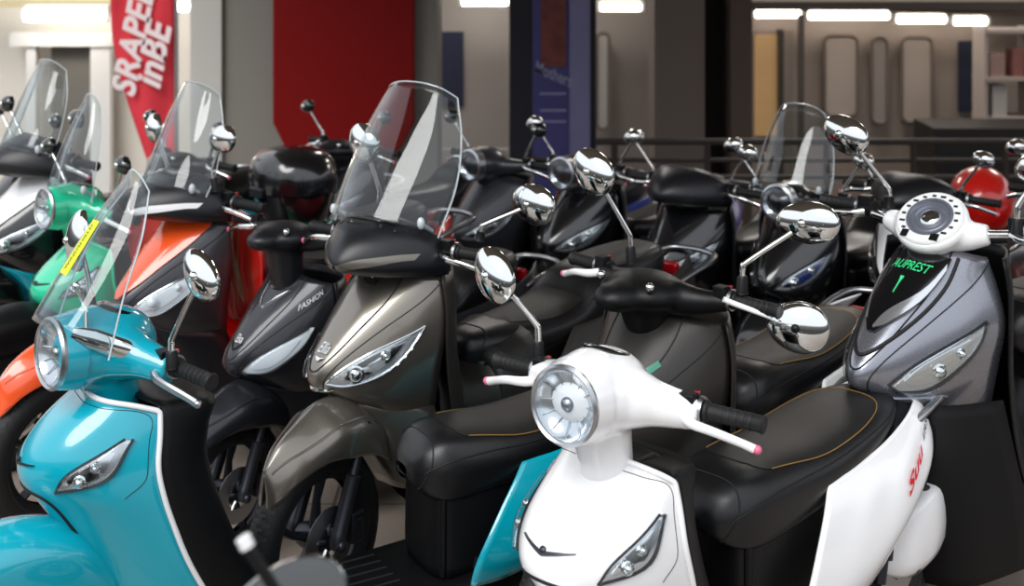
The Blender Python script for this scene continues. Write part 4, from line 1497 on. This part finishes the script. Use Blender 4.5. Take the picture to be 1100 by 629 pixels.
def top_box(label, X, Y, z, yaw, m, s_=1.0):
    r = empty('top_box', (X, Y, z), label, 'top box', None, -math.radians(yaw))
    rows = []
    for zz, w, d in ((0, .14, .12), (.03, .19, .16), (.14, .21, .18)):
        rows.append([(math.cos(t) * w * s_ * (1 if abs(math.cos(t)) < .5 else 1), math.sin(t) * d * s_, zz * s_) for t in np.linspace(0, 2 * PI, 24, endpoint=False)])
    MB().grid(np.array(rows), closed_v=True).add(rows[0], [tuple(range(24))]).build('box_base', m, r, sharp=50)
    rows = []
    for zz, k in ((.145, 1.03), (.20, 1.04), (.27, .96), (.31, .75), (.325, .4), (.328, .02)):
        rows.append([(math.cos(t) * .21 * k * s_, math.sin(t) * .18 * k * s_, zz * s_) for t in np.linspace(0, 2 * PI, 24, endpoint=False)])
    lid = MB().grid(np.array(rows), closed_v=True).build('box_lid', m, r, sharp=50)
    MB().box((0, -.19 * s_, .15 * s_), (.09 * s_, .02, .04 * s_)).build('latch', M_GUN, lid, bevel=.004)
    return r


def helmet(label, P, r, m1, m2, yaw):
    h = empty('helmet', P, label, 'helmet', None, -math.radians(yaw))
    G = []
    for i in range(13):
        a = PI * .78 * i / 12
        G.append([(r * math.sin(a) * math.cos(t) * .9, r * math.sin(a) * math.sin(t) * 1.1, r * math.cos(a) + r * .8) for t in np.linspace(0, 2 * PI, 28, endpoint=False)])
    MB().grid(np.array(G), closed_v=True).build('helmet_shell', m1, h, solid=.012)
    Q = []
    for i in range(7):
        a = PI * (.42 + .2 * i / 6)
        Q.append([(r * 1.02 * math.sin(a) * math.cos(t) * .9, r * 1.02 * math.sin(a) * math.sin(t) * 1.1, r * 1.02 * math.cos(a) + r * .8) for t in np.linspace(-PI * .85, -PI * .15, 16)])
    MB().grid(np.array(Q)).build('visor', M_BLKG, h, solid=.004)
    Q = []
    for i in range(9):
        a = PI * .7 * i / 8
        Q.append([(r * 1.012 * math.sin(a) * math.cos(t) * .9, r * 1.012 * math.sin(a) * math.sin(t) * 1.1, r * 1.012 * math.cos(a) + r * .8) for t in np.linspace(-.5, .9, 10)])
    MB().grid(np.array(Q)).build('shell_panel', m2, h, solid=.003)
    return h


top_box('large black rounded top box on the mint green scooter, before the red wall panel', -.93, 5.66, .70, 45, P_BLACK, .95)
helmet('red and white helmet resting on a dark seat behind the silver scooter', (2.0, 5.69, .66), .14, P_RED, M_WHT, 30)

# ------------------------------------------------------------------ light
w = bpy.data.worlds.new('world')
SC.world = w
w.use_nodes = True
nt = w.node_tree
bg = nt.nodes['Background']
tc = nt.nodes.new('ShaderNodeTexCoord')
sp = nt.nodes.new('ShaderNodeSeparateXYZ')
cr = nt.nodes.new('ShaderNodeValToRGB')
nt.links.new(tc.outputs['Generated'], sp.inputs[0])
mrg = nt.nodes.new('ShaderNodeMapRange')
mrg.inputs['From Min'].default_value = -1
nt.links.new(sp.outputs['Z'], mrg.inputs['Value'])
nt.links.new(mrg.outputs['Result'], cr.inputs['Fac'])
e = cr.color_ramp.elements
e[0].position, e[0].color = .0, (.05, .05, .05, 1)
e[1].position, e[1].color = 1.0, (1.0, 1.03, 1.1, 1)
for p_, c_ in ((.49, (.06, .06, .06, 1)), (.52, (.10, .10, .10, 1)), (.565, (.16, .16, .17, 1)), (.60, (.95, .98, 1.05, 1))):
    k = e.new(p_)
    k.color = c_
nt.links.new(cr.outputs['Color'], bg.inputs['Color'])
bg.inputs['Strength'].default_value = .95

for i, (x, y, e_) in enumerate(((-.5, 10.2, 50), (2.6, 10.0, 55), (5.5, 10.0, 55))):  # unseen area lights added to brighten the background, no fittings built
    ld = bpy.data.lights.new('back_fill', 'AREA')
    ld.size = 1.2
    ld.energy = e_
    ld.color = (1, .95, .88)
    lo = bpy.data.objects.new('back_fill', ld)
    COL.objects.link(lo)
    lo.location = (x, y, 3.5)
sun = bpy.data.lights.new('daylight', 'SUN')
sun.energy = 1.9
sun.angle = math.radians(35)
sun.color = (1, .985, .96)
so_ = bpy.data.objects.new('daylight', sun)
COL.objects.link(so_)
d = Vector((.45, .75, -.95))
so_.rotation_euler = d.to_track_quat('-Z', 'Y').to_euler()

SC.view_settings.view_transform = 'Standard'
SC.view_settings.look = 'None'
SC.view_settings.exposure = 0.35
SC.view_settings.gamma = 1
SC.view_settings.use_curve_mapping = False
